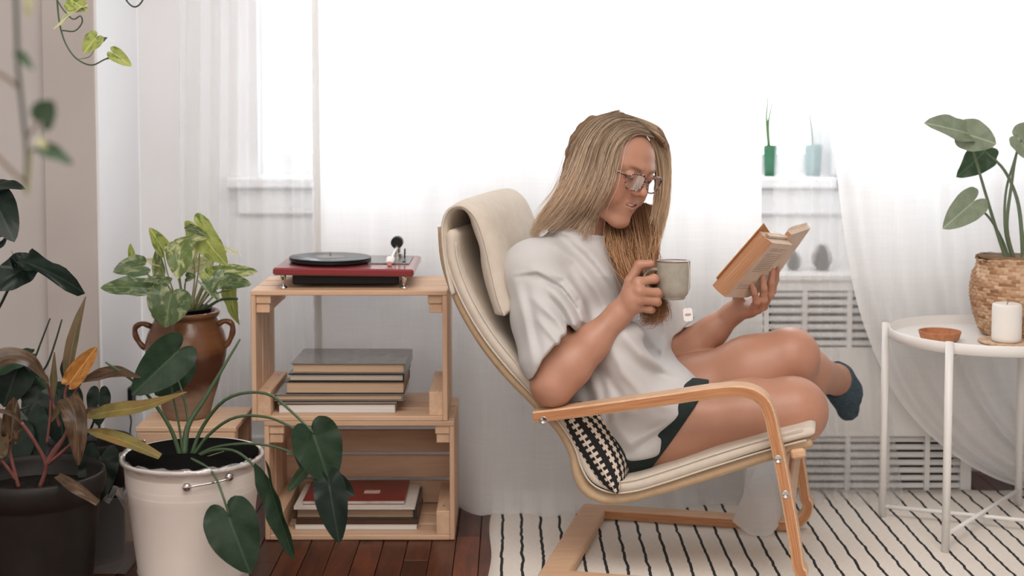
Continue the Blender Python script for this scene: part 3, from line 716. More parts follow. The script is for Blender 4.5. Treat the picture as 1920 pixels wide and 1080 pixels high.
def side_frame(v0):
    pts = [CH(u, v0 + FWID/2, z) for u, z in fr]
    pts = spline(pts, 110)
    b = MB(); pr = []; bv = .003
    h, w = TH/2, FWID/2
    pr = [(-h, -w+bv), (-h+bv, -w), (h-bv, -w), (h, -w+bv), (h, w-bv), (h-bv, w), (-h+bv, w), (-h, w-bv)]
    b.sweep(pts, pr, CL)
    o = b.build('side_frame', [M_birch, M_ply], chair)
    me = o.data; uvl = me.uv_layers.new(name='UVMap'); n = 8
    L = [0.0]
    for a, c in zip(pts, pts[1:]): L.append(L[-1] + (c-a).length)
    for p in me.polygons:
        ks = [vi % n for vi in p.vertices]
        if p.index < (len(pts)-1)*n:
            k = p.index % n
            if k in (0, 1, 2, 4, 5, 6) and not k in (3, 7):
                if k in (1, 5): p.material_index = 1
        for li, vi in zip(p.loop_indices, p.vertices):
            uvl.data[li].uv = (L[vi//n], 0.0 if (vi % n) in (0, 1, 6, 7) else 1.0)
    return o
VF = .505
side_frame(0.0); side_frame(VF)
# bolts on the near frame and the far one
for (x, y) in ((1019, 788), (1459, 861), (1473, 927)):
    p = V(x, y, 0)
    for v0, sgn in ((0, -1), (VF + FWID, 1)):
        q = p + CL*v0; b = MB()
        b.lathe(q, [(.0085, -.001), (.0085, .0012), (.0072, .002), (.0062, .0012), (.0045, .0014), (.003, .0004), (0, .0004)], 20, CF, Vector((0,0,1)), CL*sgn)
        b.build('bolt', M_chrome, chair, True)
# crossbars
def crossbar(u, z, wu, th, name='crossbar', rot=0, v0=.0, v1=None):
    v1 = v1 or VF + FWID
    a = CF*math.cos(rot) + Vector((0,0,1))*math.sin(rot); c = a.cross(CL)*-1
    b = MB(); b.obox(CH(u, (v0+v1)/2, z), a, CL, c, wu/2, (v1-v0)/2, th/2, .004); b.build(name, M_birch, chair)
crossbar(.028, .020, .064, .022)
ux, zx = UZ(1480, 960, .06)
b = MB()
# seat profile (centre of the fabric-wrapped rail) seen on the near side
VS = .075
rail_px = [(832, 425), (838, 490), (862, 560), (905, 636), (955, 700), (1010, 756), (1056, 808), (1078, 850), (1084, 885), (1098, 914), (1128, 931), (1165, 932), (1230, 917), (1320, 890), (1420, 858), (1500, 832), (1522, 826)]
rail = spline([V(x, y, VS) for x, y in rail_px], 90)
for vo in (0.0, VF + FWID - 2*VS):
    b = MB(); pr = [(.0135*math.cos(a), .016*math.sin(a)) for a in [2*math.pi*k/12 for k in range(12)]]
    b.sweep([p + CL*vo for p in rail], pr, CL); b.build('seat_rail', M_frame, chair, True)
b = MB(); wv = VF + FWID - 2*VS
P = [[p + CL*(wv*j/10) - Vector((0, 0, .022*math.sin(math.pi*j/10)*(1 if i > 52 else .3))) for j in range(11)] for i, p in enumerate(rail)]
b.grid(P); sl_ = b.build('seat_sling', M_web, chair, True)
sm = sl_.modifiers.new('t', 'SOLIDIFY'); sm.thickness = .004
# front crossbar under the seat and canvas strut between the side frames
for (xa, ya) in ((1497, 846),):
    p = V(xa, ya, VS) - CO; crossbar(p.dot(CF), p.z, .03, .02, 'front_rail', .2, .05, VF + .002)
for (xx, yy, rt) in ((1466, 862, 1.75), (1479, 930, 1.75)):
    u_, z_ = UZ(xx, yy, .05); crossbar(u_, z_, .05, .018, 'seat_crossbar', rt, .0505, VF + .0)
# cushion: back and seat, a thick padded slab following the rail
cu_px = [(850, 430), (852, 480), (874, 545), (915, 618), (965, 682), (1018, 738), (1066, 790), (1092, 834), (1103, 868), (1120, 895), (1150, 908), (1188, 906), (1245, 890), (1330, 862), (1420, 834), (1490, 815), (1528, 806)]
cpts = spline([V(x, y, VS) for x, y in cu_px], 120)
def cprof(t):
    h = .0175 * min(1, (t/.02)**.5 + .3, ((1-t)/.025)**.5 + .25)
    if t > .8: h *= 1 - .4*min(1, (t-.8)/.15)
    if .52 < t < .64: h *= 1 - .25*math.sin((t-.52)/.12*math.pi)
    w0, w1 = -.022, wv + .022; pr = []
    N = 14
    for k in range(N+1): 
        s = k/N; pr.append((-h*(.55 + .45*math.sin(math.pi*s)**.35), w0 + (w1-w0)*s))
    for k in range(N, -1, -1):
        s = k/N; pr.append((h*(.55 + .45*math.sin(math.pi*s)**.35), w0 + (w1-w0)*s))
    return pr
b = MB(); b.sweep(cpts, cprof, CL); b.build('seat_cushion', M_cush, chair, True)
for vo, s_ in ((-.022, 1), (wv + .022, 1)):
    for hh in (-.0118, .0118):
        b = MB(); pts = []
        for i, p in enumerate(cpts):
            t = (cpts[min(i+1, len(cpts)-1)] - cpts[max(i-1, 0)]).normalized(); nn = CL.cross(t).normalized(); pts.append(p + CL*vo + nn*hh)
        b.tube(pts[3:-3], .0022, 6); b.build('piping', M_cush, chair, True)
# headrest pad folded over the top of the back
hd_px = [(848, 552), (836, 500), (830, 450), (831, 415), (843, 392), (865, 386), (889, 404), (908, 450), (922, 510), (934, 560), (946, 592)]
hd = spline([V(x, y, VS - .03) for x, y in hd_px], 90); hw0, hw1 = -.0, wv + .06
def hprof(t):
    if t < .42: h = .009
    else: h = .009 + .026*math.sin(min(1, (t-.42)/.5)*math.pi*.62)**.8
    h *= min(1, ((1-t)/.03)**.5 + .2)
    pr = []; N = 16
    for k in range(N+1):
        s = k/N; pr.append((-h*(.25 + .75*math.sin(math.pi*s)**.3)*.8, hw0 + (hw1-hw0)*s))
    for k in range(N, -1, -1):
        s = k/N; wr = 1 + .10*math.sin(s*40 + t*30)*(1 if .3 < t < .75 else .3)*(1 if s < .12 or s > .88 else .2)
        pr.append((h*wr*(.25 + .75*math.sin(math.pi*s)**.3)*1.1, hw0 + (hw1-hw0)*s))
    return pr
b = MB(); b.sweep(hd, hprof, CL); b.build('headrest_pad', M_cush, chair, True)
for vo in (hw0, hw1):
    b = MB(); b.tube([p + CL*vo for p in hd], .0032, 8); b.build('piping', M_cush, chair, True)

# ================================================================== black and white cushion
def pillow_mat():
    m = NT('cross_weave'); at = m.n('ShaderNodeUVMap'); sp = m.n('ShaderNodeSeparateXYZ'); m.l(at.outputs[0], sp.inputs[0])
    U = m.math('MULTIPLY', sp.outputs[0], 11.5); Vv = m.math('MULTIPLY', sp.outputs[1], 12.0)
    fu = m.math('FRACT', U); ci = m.math('FLOOR', U)
    tooth = m.math('GREATER_THAN', m.math('FRACT', Vv), .5)
    wdt = m.math('ADD', .17, m.math('MULTIPLY', tooth, .21))
    blk = m.math('LESS_THAN', m.math('ABSOLUTE', m.math('SUBTRACT', fu, .5)), wdt)
    v = m.coord('Object', (1, 1, 1)); nz = m.noise(v, 700, 2)
    c = m.mix(blk, srgb(216, 202, 186), srgb(24, 24, 25)); m.set(Color=c, Rough=.9).bump(nz, .25, .001); return m.mat
pl = []
pc = V(1133, 810, .215)
up_ = (V(1072, 748, .265) - V(1172, 908, .265)).normalized(); nr = CL.cross(up_).normalized()
if nr.dot(CF) < 0: nr = -nr
hv, hu, th_ = .185, .106, .058
N = 40; vs, fs, uvs = [], [], []
for side in (1, -1):
    for i in range(N+1):
        for j in range(N+1):
            s, t = i/N*2-1, j/N*2-1
            inw = 1 - .07*(1 - abs(t)**2)*abs(s)**3; inw2 = 1 - .07*(1-abs(s)**2)*abs(t)**3
            prof = max(0, (1-abs(s)**4))**.6 * max(0, (1-abs(t)**2.4))**.6
            vs.append(pc + CL*(s*hv*inw) + up_*(t*hu*inw2) + nr*(side*th_*prof)); uvs.append((s*.95, t*.62 + side*.0))
    o0 = 0 if side == 1 else (N+1)**2
    for i in range(N):
        for j in range(N):
            q = [o0+i*(N+1)+j, o0+(i+1)*(N+1)+j, o0+(i+1)*(N+1)+j+1, o0+i*(N+1)+j+1]; fs.append(tuple(q if side == 1 else q[::-1]))
b = MB(); b.add(vs, fs); pil = b.build('patterned_cushion', pillow_mat(), smooth=True)
uvl = pil.data.uv_layers.new(name='UVMap')
for p in pil.data.polygons:
    for li, vi in zip(p.loop_indices, p.vertices): uvl.data[li].uv = uvs[vi]
tag(pil, 'black and white cross-patterned cushion behind the seated person', 'cushion')
# ================================================================== signed-distance modelling (numpy) for bodies and clothes
def A3(p): return np.array(tuple(p), float)
class Cap:
    """tapered capsule"""
    def __init__(s, a, b, ra, rb, k=.02, sub=False):
        s.a, s.b, s.ra, s.rb, s.k, s.sub = A3(a), A3(b), ra, rb, k, sub
        r = np.maximum(ra, rb); s.lo = np.minimum(s.a, s.b)-r; s.hi = np.maximum(s.a, s.b)+r
    def d(s, X, Y, Z):
        ba = s.b-s.a; L = ba@ba; px, py, pz = X-s.a[0], Y-s.a[1], Z-s.a[2]
        h = np.clip((px*ba[0]+py*ba[1]+pz*ba[2])/L, 0, 1)
        return np.sqrt((px-ba[0]*h)**2+(py-ba[1]*h)**2+(pz-ba[2]*h)**2)-(s.ra+(s.rb-s.ra)*h)
class Ell:
    """ellipsoid: centre, 3 radii along the rows of R"""
    def __init__(s, c, r, R=None, k=.03, sub=False):
        s.c, s.r, s.R, s.k, s.sub = A3(c), np.array(r, float), (np.eye(3) if R is None else np.array(R, float)), k, sub
        e = np.sqrt(((s.R*s.r[:, None])**2).sum(0)); s.lo, s.hi = s.c-e, s.c+e
    def d(s, X, Y, Z):
        p = [(X-s.c[0])*s.R[i, 0]+(Y-s.c[1])*s.R[i, 1]+(Z-s.c[2])*s.R[i, 2] for i in range(3)]
        k0 = np.sqrt(sum((p[i]/s.r[i])**2 for i in range(3)))+1e-9; k1 = np.sqrt(sum((p[i]/s.r[i]**2)**2 for i in range(3)))+1e-9
        return k0*(k0-1)/k1
def smin(a, b, k):
    h = np.clip(.5+.5*(b-a)/k, 0, 1); return b*(1-h)+a*h-k*h*(1-h) if False else (a*h+b*(1-h)-k*h*(1-h))
class Grid:
    def __init__(s, lo, hi, vox):
        s.lo, s.vox = np.array(lo, float), vox; s.n = np.ceil((np.array(hi)-s.lo)/vox).astype(int)+1
        s.ax = [s.lo[i]+vox*np.arange(s.n[i]) for i in range(3)]
    def block(s, lo, hi, pad):
        a = np.clip(np.floor((lo-pad-s.lo)/s.vox).astype(int), 0, s.n); b = np.clip(np.ceil((hi+pad-s.lo)/s.vox).astype(int)+1, 0, s.n)
        if (b <= a).any(): return None
        sl = tuple(slice(a[i], b[i]) for i in range(3))
        X = s.ax[0][sl[0]][:, None, None]; Y = s.ax[1][sl[1]][None, :, None]; Z = s.ax[2][sl[2]][None, None, :]
        return sl, X, Y, Z
    def eval(s, prims, D=None):
        D = np.full(s.n, .2, np.float32) if D is None else D
        for p in prims:
            q = s.block(p.lo, p.hi, p.k*1.2+3*s.vox)
            if q is None: continue
            sl, X, Y, Z = q; d = p.d(X, Y, Z).astype(np.float32)
            if p.sub: D[sl] = -smin(-D[sl], d, p.k)
            else: D[sl] = smin(D[sl], d, p.k)
        return D
def groups_eval(G, groups, kk):
    """each group blends within itself; groups meet with the small blend kk"""
    D = None
    for g in groups:
        d = G.eval(g)
        D = d if D is None else smin(D, d, kk).astype(np.float32)
    return D
def surface_nets(D, G):
    s = D < 0; nx, ny, nz = D.shape
    c = [s[i:nx-1+i, j:ny-1+j, k:nz-1+k] for i in (0,1) for j in (0,1) for k in (0,1)]
    cnt = sum(x.astype(np.int8) for x in c); act = (cnt > 0) & (cnt < 8)
    I = np.argwhere(act); N = len(I); idx = np.full(act.shape, -1, np.int32); idx[act] = np.arange(N)
    offs = [(i,j,k) for i in (0,1) for j in (0,1) for k in (0,1)]
    val = np.stack([D[I[:,0]+o[0], I[:,1]+o[1], I[:,2]+o[2]] for o in offs], 1)
    P = np.zeros((N,3)); n = np.zeros(N)
    for a in range(8):
        for b in range(a+1, 8):
            if sum(abs(offs[a][t]-offs[b][t]) for t in range(3)) != 1: continue
            va, vb = val[:,a], val[:,b]; m = (va < 0) != (vb < 0); t = np.where(m, va/np.where(m, va-vb, 1), 0)
            oa, ob = np.array(offs[a], float), np.array(offs[b], float)
            P += m[:,None]*(oa+(ob-oa)*t[:,None]); n += m
    P = P/n[:,None]; Vt = G.lo+(I+P)*G.vox
    F = []
    for ax in range(3):
        sa = np.moveaxis(s, ax, 0); m = sa[:-1] != sa[1:]
        E = np.argwhere(m); o1, o2 = [(1,2),(0,2),(0,1)][ax]
        full = np.zeros((len(E),3), int); full[:,ax] = E[:,0]; full[:,o1] = E[:,1]; full[:,o2] = E[:,2]
        ok = (full[:,o1] > 0) & (full[:,o2] > 0) & (full[:,o1] < s.shape[o1]-1) & (full[:,o2] < s.shape[o2]-1); full = full[ok]
        ins = s[full[:,0], full[:,1], full[:,2]]
        q = []
        for (a, b) in ((1,1),(0,1),(0,0),(1,0)):
            t = full.copy(); t[:,o1] -= a; t[:,o2] -= b; q.append(idx[t[:,0], t[:,1], t[:,2]])
        q = np.stack(q, 1); flip = ins if ax != 1 else ~ins
        q = np.where(flip[:,None], q, q[:, ::-1]); F.append(q)
    F = np.concatenate(F); F = F[(F >= 0).all(1)]
    return Vt, F
def compact(Vt, F):
    u, inv = np.unique(F.ravel(), return_inverse=True); return Vt[u], inv.reshape(F.shape), u
def relax(Vt, F, it=2, lam=.5):
    for _ in range(it):
        S = np.zeros_like(Vt); c = np.zeros(len(Vt))
        for a in range(4):
            for b in (1, 3):
                np.add.at(S, F[:,a], Vt[F[:,(a+b) % 4]]); np.add.at(c, F[:,a], 1)
        Vt = Vt+lam*(S/np.maximum(c,1)[:,None]-Vt)
    return Vt
def vcol(me, cols):
    at = me.color_attributes.new('Col', 'FLOAT_COLOR', 'POINT')
    c = np.ones((len(cols), 4), np.float32); c[:, :3] = cols; at.data.foreach_set('color', c.ravel())
# ================================================================== the reading woman
# ---- joints: pixels of the photograph set at their lateral place v in the armchair (or at a depth Y)
HO = W(1146, 315, 3.15)                                   # head centre, between the ears
_yaw = math.radians(44); _pit = math.radians(17); _rol = math.radians(9)
_fh = Vector((math.sin(_yaw), -math.cos(_yaw), 0)); _l0 = Vector((math.cos(_yaw), math.sin(_yaw), 0))
HFv = _fh*math.cos(_pit) - Vector((0,0,1))*math.sin(_pit); _u0 = _fh*math.sin(_pit) + Vector((0,0,1))*math.cos(_pit)
HL = (_l0*math.cos(_rol) - _u0*math.sin(_rol)); HU = (_u0*math.cos(_rol) + _l0*math.sin(_rol))
HR = np.array([tuple(HL), tuple(HFv), tuple(HU)])
def H(x, y, z): return HO + HL*x + HFv*y + HU*z           # x to her left, y forward, z up
def Rm(f, l):
    f = Vector(f).normalized(); l = (Vector(l) - f*Vector(l).dot(f)).normalized(); return np.array([tuple(l), tuple(f), tuple(l.cross(f)*-1)])
RS, RE = V(1008, 508, .118), V(1036, 722, .035)
LS, LE = V(1142, 478, .425), V(1276, 672, .405)
RWr = W(1157, 592, 3.03); LWr = W(1376, 586, 3.285)
NB = W(1086, 452, 3.19)
HIPR, HIPL = V(1172, 812, .185), V(1200, 782, .35)
KR, KL = V(1486, 773, .20), V(1478, 673, .335)
# head
LIPS = []
for s in (-1, 1):
    for a, b, ra, rb in (((0,.0895,-.0498), (s*.014,.0858,-.0488), .0034, .0030), ((s*.014,.0858,-.0488), (s*.0310,.0725,-.0420), .0030, .0012), ((0,.0872,-.0628), (s*.012,.0842,-.0602), .0043, .0036), ((s*.012,.0842,-.0602), (s*.0310,.0725,-.0428), .0036, .0012)):
        LIPS.append(Cap(H(*a), H(*b), ra, rb, .0035))
def head_prims():
    E, C = Ell, Cap; P = []
    e = lambda c, r, k=.02, sub=False: P.append(Ell(H(*c), r, HR, k, sub))
    c = lambda a, b, ra, rb, k=.012, sub=False: P.append(Cap(H(*a), H(*b), ra, rb, k, sub))
    e((0,-.012,.034), (.070,.086,.077), .01)                 # cranium
    e((0,.027,.028), (.071,.060,.058), .03)                  # forehead
    e((0,.030,-.028), (.054,.054,.068), .03)                 # face block
    for s in (-1, 1):
        c((s*.055,-.012,-.045), (s*.046,.012,-.074), .018, .017, .025)   # jaw angle
        c((s*.046,.012,-.074), (s*.013,.064,-.096), .017, .015, .022)    # jaw line
        e((s*.043,.056,-.022), (.020,.020,.018), .022)                   # cheekbone
        e((s*.037,.060,-.044), (.020,.020,.022), .02)                    # smiling cheek
        c((s*.012,.085,.027), (s*.046,.070,.026), .0085, .007, .016)     # brow ridge
        e((s*.0725,-.012,.0), (.008,.018,.030), .008)                    # ear
    e((0,.073,-.097), (.017,.014,.0125), .018)                # chin
    e((0,.070,-.062), (.026,.018,.022), .02)                 # muzzle
    for s in (-1, 1): e((s*.0315,.098,.008), (.019,.0175,.013), .010, True)   # eye sockets
    c((0,.083,.022), (0,.1035,-.017), .0062, .0076, .010)     # nose bridge
    e((0,.1062,-.0225), (.0080,.0088,.0076), .008)             # tip
    for s in (-1, 1):
        e((s*.0108,.094,-.0270), (.0058,.0085,.0056), .006)
        e((s*.0060,.1025,-.0335), (.0028,.0046,.0032), .003, True)        # nostril
    for s in (-1, 1):                                        # eyelids
        e((s*.0315,.0775,.009), (.0142,.0137,.0132), .003)
        e((s*.0315,.0915,.0012), (.0115,.009,.0022), .002, True)
    P += LIPS
    for s in (-1, 1):
        c((0,.0885,-.0558), (s*.013,.0845,-.0543), .0036, .0033, .0015, True); c((s*.013,.0845,-.0543), (s*.0280,.0745,-.0442), .0033, .0008, .0015, True)
    e((0,.0965,-.0400), (.0025,.004,.004), .004, True)
    return P
HEAD = head_prims()
NECK = [Cap(H(0,-.022,-.055), NB + Vector((0,0,.0)), .046, .050, .03), Cap(NB, NB - Vector((0,0,.06)), .056, .08, .04)]
def limb(pts, rs, k=.025): return [Cap(a, b, ra, rb, k) for a, b, ra, rb in zip(pts, pts[1:], rs, rs[1:])]
CH1, BEL, PEL = V(1100, 580, .27), V(1146, 715, .272), V(1196, 806, .28)
lat = (LS - RS).normalized(); spd = (NB - PEL).normalized()
TR_ = np.array([tuple(lat), tuple((spd.cross(lat)*-1).normalized()), tuple(spd)])
TORSO = [Ell(CH1, (.135, .095, .15), TR_, .05), Ell(CH1.lerp(NB, .45), (.125, .075, .085), TR_, .05), Ell(BEL, (.122, .095, .13), TR_, .05), Ell(PEL, (.155, .115, .11), TR_, .05), Cap(RS, LS, .050, .050, .05)]
RARM = limb([RS, RS.lerp(RE, .5), RE, RE.lerp(RWr, .28), RE.lerp(RWr, .6), RWr], [.056, .048, .042, .042, .035, .0262])
LARM = limb([LS, LS.lerp(LE, .5), LE, LE.lerp(LWr, .28), LE.lerp(LWr, .6), LWr], [.050, .043, .038, .039, .032, .0242])
def hand(wr, mcp, fingers, thumb, palm_r=.0125):
    P = []
    for i, m in enumerate(mcp):
        st = wr + (m - mcp[1])*.35
        P.append(Cap(st, m, .0155 if i < 3 else .0145, .0118 - .0009*i, .014))
        if i: P.append(Cap(mcp[i-1].lerp(wr, .35), m.lerp(wr, .35), .0125, .0125, .012))
    P.append(Cap(wr, thumb[0], .016, .0145, .014)); P.append(Cap(thumb[0], mcp[0].lerp(wr, .3), .011, .011, .014))
    F = []
    for i, (m, f) in enumerate(zip(mcp, fingers)):
        r = [.0105, .0094, .0084, .0074] if i < 3 else [.0092, .0082, .0074, .0066]
        pts = [m] + f; F.append([Cap(a, b, ra, rb, .004) for a, b, ra, rb in zip(pts, pts[1:], r, r[1:])] + [Ell(f[0], (r[1]*1.09,)*3, None, .004)])
    tr = [.0135, .0112, .0106, .0088]; F.append([Cap(a, b, ra, rb, .005) for a, b, ra, rb in zip(thumb, thumb[1:], tr, tr[1:])])
    return P, F
RMCP = [W(1196,530,3.018), W(1199,546,3.005), W(1198,562,3.008), W(1191,577,3.018)]
RFIN = [[W(1226,523,3.028), W(1231,525,3.058), W(1219,527,3.082)], [W(1231,549,3.02), W(1236,552,3.048), W(1222,554,3.066)],
        [W(1230,564,3.022), W(1233,567,3.047), W(1219,568,3.064)], [W(1217,579,3.026), W(1222,581,3.047), W(1210,582,3.06)]]
RTH = [W(1170,566,3.045), W(1181,527,3.05), W(1199,497,3.052), W(1220,494.5,3.050)]
RHP, RHF = hand(RWr, RMCP, RFIN, RTH)
LMCP = [W(1434,564,3.285), W(1431,573,3.262), W(1421,579,3.248), W(1409,582,3.242)]
LFIN = [[W(1447,545,3.285), W(1454,523,3.28), W(1457,504,3.272)], [W(1443,552,3.240), W(1446,530,3.232), W(1449,508,3.234)],
        [W(1431,562,3.218), W(1432,540,3.205), W(1430.5,520,3.206)], [W(1419,565,3.208), W(1414,547,3.193), W(1408.5,532,3.192)]]
LTH = [W(1386,575,3.275), W(1385,562,3.272), W(1376,543,3.276), W(1371,522,3.272)]
LHP, LHF = hand(LWr, LMCP, LFIN, LTH)
for f in LHF[3][:]: pass
RANK, LANK = V(1436, 790, .50), V(1570, 712, .665)
RLEG = limb([HIPR, HIPR.lerp(KR, .35), HIPR.lerp(KR, .75), KR], [.098, .088, .076, .067], .04) + [Ell(KR + Vector((.005,0,.006)), (.066,.066,.066), None, .03)] + limb([KR - Vector((.008,-.02,.004)), KR.lerp(RANK, .45), RANK], [.060, .053, .036], .03)
LLEG = limb([HIPL, HIPL.lerp(KL, .35), HIPL.lerp(KL, .78), KL], [.094, .087, .077, .062], .04) + [Ell(KL + Vector((.01,-.004,.008)), (.054,.056,.058), None, .03)] + limb([KL + Vector((0,.02,-.004)), KL.lerp(LANK, .4) + Vector((-.006,0,-.012)), LANK], [.055, .053, .034], .03)
LHEEL = LANK + Vector((.012, .022, -.02)); LTOE = V(1590, 768, .715)
LFOOT = limb([LANK, LANK.lerp(LTOE, .5) + Vector((.006,0,.006)), LTOE], [.036, .035, .024], .02) + [Ell(LHEEL, (.03,.032,.032), None, .02)]
RFOOT = limb([RANK, RANK + Vector((-.10, .03, -.012))], [.034, .022], .02)
TORSO_ALL = TORSO + NECK
BODY_GROUPS = [TORSO_ALL + RARM, LARM, RLEG + RFOOT, LLEG + LFOOT]
def body_eval(G):
    D = G.eval(TORSO_ALL + RARM + [])
    hd = G.eval(HEAD); D = smin(D, hd, .018).astype(np.float32)
    for g, k in ((LARM, .03), (RLEG + RFOOT, .006), (LLEG + LFOOT, .006)):
        D = smin(D, G.eval(g), k).astype(np.float32)
    for hp, hf in ((RHP, RHF), (LHP, LHF)):
        h = G.eval(hp); fs = None
        for f in hf:
            q = G.eval(f); fs = q if fs is None else smin(fs, q, .0016).astype(np.float32)
        h = smin(h, fs, .007); D = smin(D, h, .016).astype(np.float32)
    return D
def bounds(prims, pad=.02):
    return np.min([p.lo for p in prims], 0)-pad, np.max([p.hi for p in prims], 0)+pad
allp = TORSO_ALL + RARM + LARM + RLEG + LLEG + LFOOT + RFOOT + HEAD + RHP + LHP + sum(RHF, []) + sum(LHF, [])
lo, hi = bounds(allp)
parts_ = []
# one body surface, sampled finer at the head and the hands; the zones share their border
headc = A3(H(0,0,-.02)); zones = [(A3(H(0,0,-.005)), .15, .0016), (A3(RWr.lerp(RMCP[1], .75)), .085, .0016), (A3(LWr.lerp(LMCP[1], .75)), .085, .0016)]
def zone_of(Pc):
    z = np.full(len(Pc), -1)
    for i, (c, r, _) in enumerate(zones): z[np.linalg.norm(Pc-c, axis=1) < r] = i
    return z
VS_, FS_ = [], []; nv = 0
for zi in range(-1, len(zones)):
    if zi < 0: G = Grid(lo, hi, .0038)
    else: c, r, vx = zones[zi]; G = Grid(np.maximum(lo, c-r-.008), np.minimum(hi, c+r+.008), vx)
    D = body_eval(G); Vt, F = surface_nets(D, G)
    Vt = relax(Vt, F, 2, .45)
    cen = Vt[F].mean(1)
    if zi < 0:
        z = np.full(len(cen), -1)
        for i, (c, r, _) in enumerate(zones): z[np.linalg.norm(cen-c, axis=1) < r-.003] = i
        keep = z < 0
    else:
        c, r, _ = zones[zi]; keep = np.linalg.norm(cen-c, axis=1) < r
    Vt, F, _u = compact(Vt, F[keep]); VS_.append(Vt); FS_.append(F+nv); nv += len(Vt)
BV, BF = np.concatenate(VS_), np.concatenate(FS_)
# natural skin colour differences
hl = (BV-A3(HO)) @ HR.T
skin = np.array(srgb(186, 137, 113)); cols = np.tile(skin, (len(BV), 1))
def blend(mask, c):
    global cols
    cols = cols*(1-mask[:,None])+np.array(c)*mask[:,None]
def gs(p, c, r): return np.exp(-(((p-np.array(c))/np.array(r))**2).sum(1))
near = (np.abs(hl) < .16).all(1)
for s in (-1, 1): blend(.45*gs(hl, (s*.045,.062,-.030), (.028,.03,.026))*near, srgb(190, 120, 96))
blend(.35*gs(hl, (0,.11,-.024), (.018,.018,.016))*near, srgb(190, 118, 96))
lipd = np.min([l.d(BV[:,0], BV[:,1], BV[:,2]) for l in LIPS], 0)
blend(np.clip((.0011-lipd)/.0012, 0, 1)*.8, srgb(178, 102, 94))
for s in (-1, 1):
    t = (s*hl[:,0]-.012)/.036; bz = .0240+.005*np.sin(np.clip(t,0,1)*math.pi*.62)-.002
    blend(.78*np.exp(-((hl[:,2]-bz)/.0034)**2)*((t > 0) & (t < 1) & (hl[:,1] > .03))*near*np.clip(np.minimum(t*6, (1-t)*4), 0, 1), srgb(120, 88, 68))
    lid = np.exp(-(((hl[:,0]-s*.0315)/.0115)**4+((hl[:,2]-.0012)/.0028)**2))*(hl[:,1] > .07)*near
    blend(np.clip(lid*.8, 0, 1), srgb(96, 62, 52))
for f, th in ((RHF, 0), (LHF, 0)):
    for q in f: blend(.25*gs(BV, q[-1].b if isinstance(q[-1], Cap) else q[-2].b, (.012,)*3), srgb(200, 124, 104))
for kk_ in (KR, KL, RE): blend(.3*gs(BV, A3(kk_)+np.array([.03,-.03,0]), (.06,)*3), srgb(186, 128, 106))
def skin_mat():
    m = NT('skin'); at = m.n('ShaderNodeVertexColor'); at.layer_name = 'Col'
    v = m.coord(); n = m.noise(v, 30, 4)
    hv = m.n('ShaderNodeHueSaturation'); m.l(at.outputs[0], hv.inputs['Color']); m.l(m.math('ADD', .94, m.math('MULTIPLY', n, .12)), hv.inputs['Value'])
    m.set(Color=hv.outputs[0], Rough=.43, SSS=.18, Spec=.5); m.b.inputs['Subsurface Radius'].default_value = (.012, .005, .003); m.b.inputs['Subsurface Scale'].default_value = .8
    m.bump(m.noise(v, 520, 2), .05, .0006); return m.mat
M_skin = skin_mat()
person = thing('person', 'woman in a white T-shirt and glasses sitting cross-legged in the armchair reading', 'person', PEL - Vector((0,0,.11)))
off = A3(person.location)
me = np_mesh('body', BV-off, BF); vcol(me, cols); body = link('body', me, M_skin, person)
# ---- eyes and teeth
M_eye = NT('eye'); M_eye.set(Color=srgb(226,220,214), Rough=.1)
_t = M_eye.coord('Object'); _sp = M_eye.n('ShaderNodeSeparateXYZ'); M_eye.l(_t, _sp.inputs[0])
_r = M_eye.math('SQRT', M_eye.math('ADD', M_eye.math('POWER', _sp.outputs[0], 2), M_eye.math('POWER', _sp.outputs[2], 2)))
_c = M_eye.ramp(M_eye.math('MULTIPLY', _r, 100), [(0, (.01,.01,.01)), (.22, (.01,.01,.01)), (.26, srgb(92,104,104)), (.56, srgb(70,82,86)), (.62, srgb(226,220,214))])
M_eye.set(Color=_c); M_eye = M_eye.mat
for s in (-1, 1):
    b = MB(); b.lathe((0,0,0), [(.0122*math.sin(a), -.0122*math.cos(a)) for a in [math.pi*k/14 for k in range(15)]], 24, Vector((1,0,0)), Vector((0,0,-1)), Vector((0,1,0)))
    o = b.build('eye', M_eye, None, True, origin=(0,0,0)); o.parent = person; o.location = H(s*.0315,.0775,.0085) - Vector(person.location)
    gz = (HFv*.9 - HU*.42).normalized(); o.rotation_euler = Matrix((tuple(HL), tuple(gz), tuple(HL.cross(gz)))).transposed().to_euler()
b = MB(); P_ = []
for i in range(17):
    s = (i-8)/8; x = .023*s; y = .0872 - .0095*s*s - .0006*abs(math.sin(i*math.pi/2)); zt_ = -.0500 + .0045*s*s; zb_ = zt_ - .0078 + .001*s*s + .002*s*s + (.0006 if i % 2 else 0)
    P_.append([H(x, y-.001, zt_), H(x, y, zt_-.003), H(x, y, zb_), H(x, y-.004, zb_-.0003)])
b.grid(P_); b.build('teeth', plain('teeth', srgb(238, 230, 218), .25), person, True)
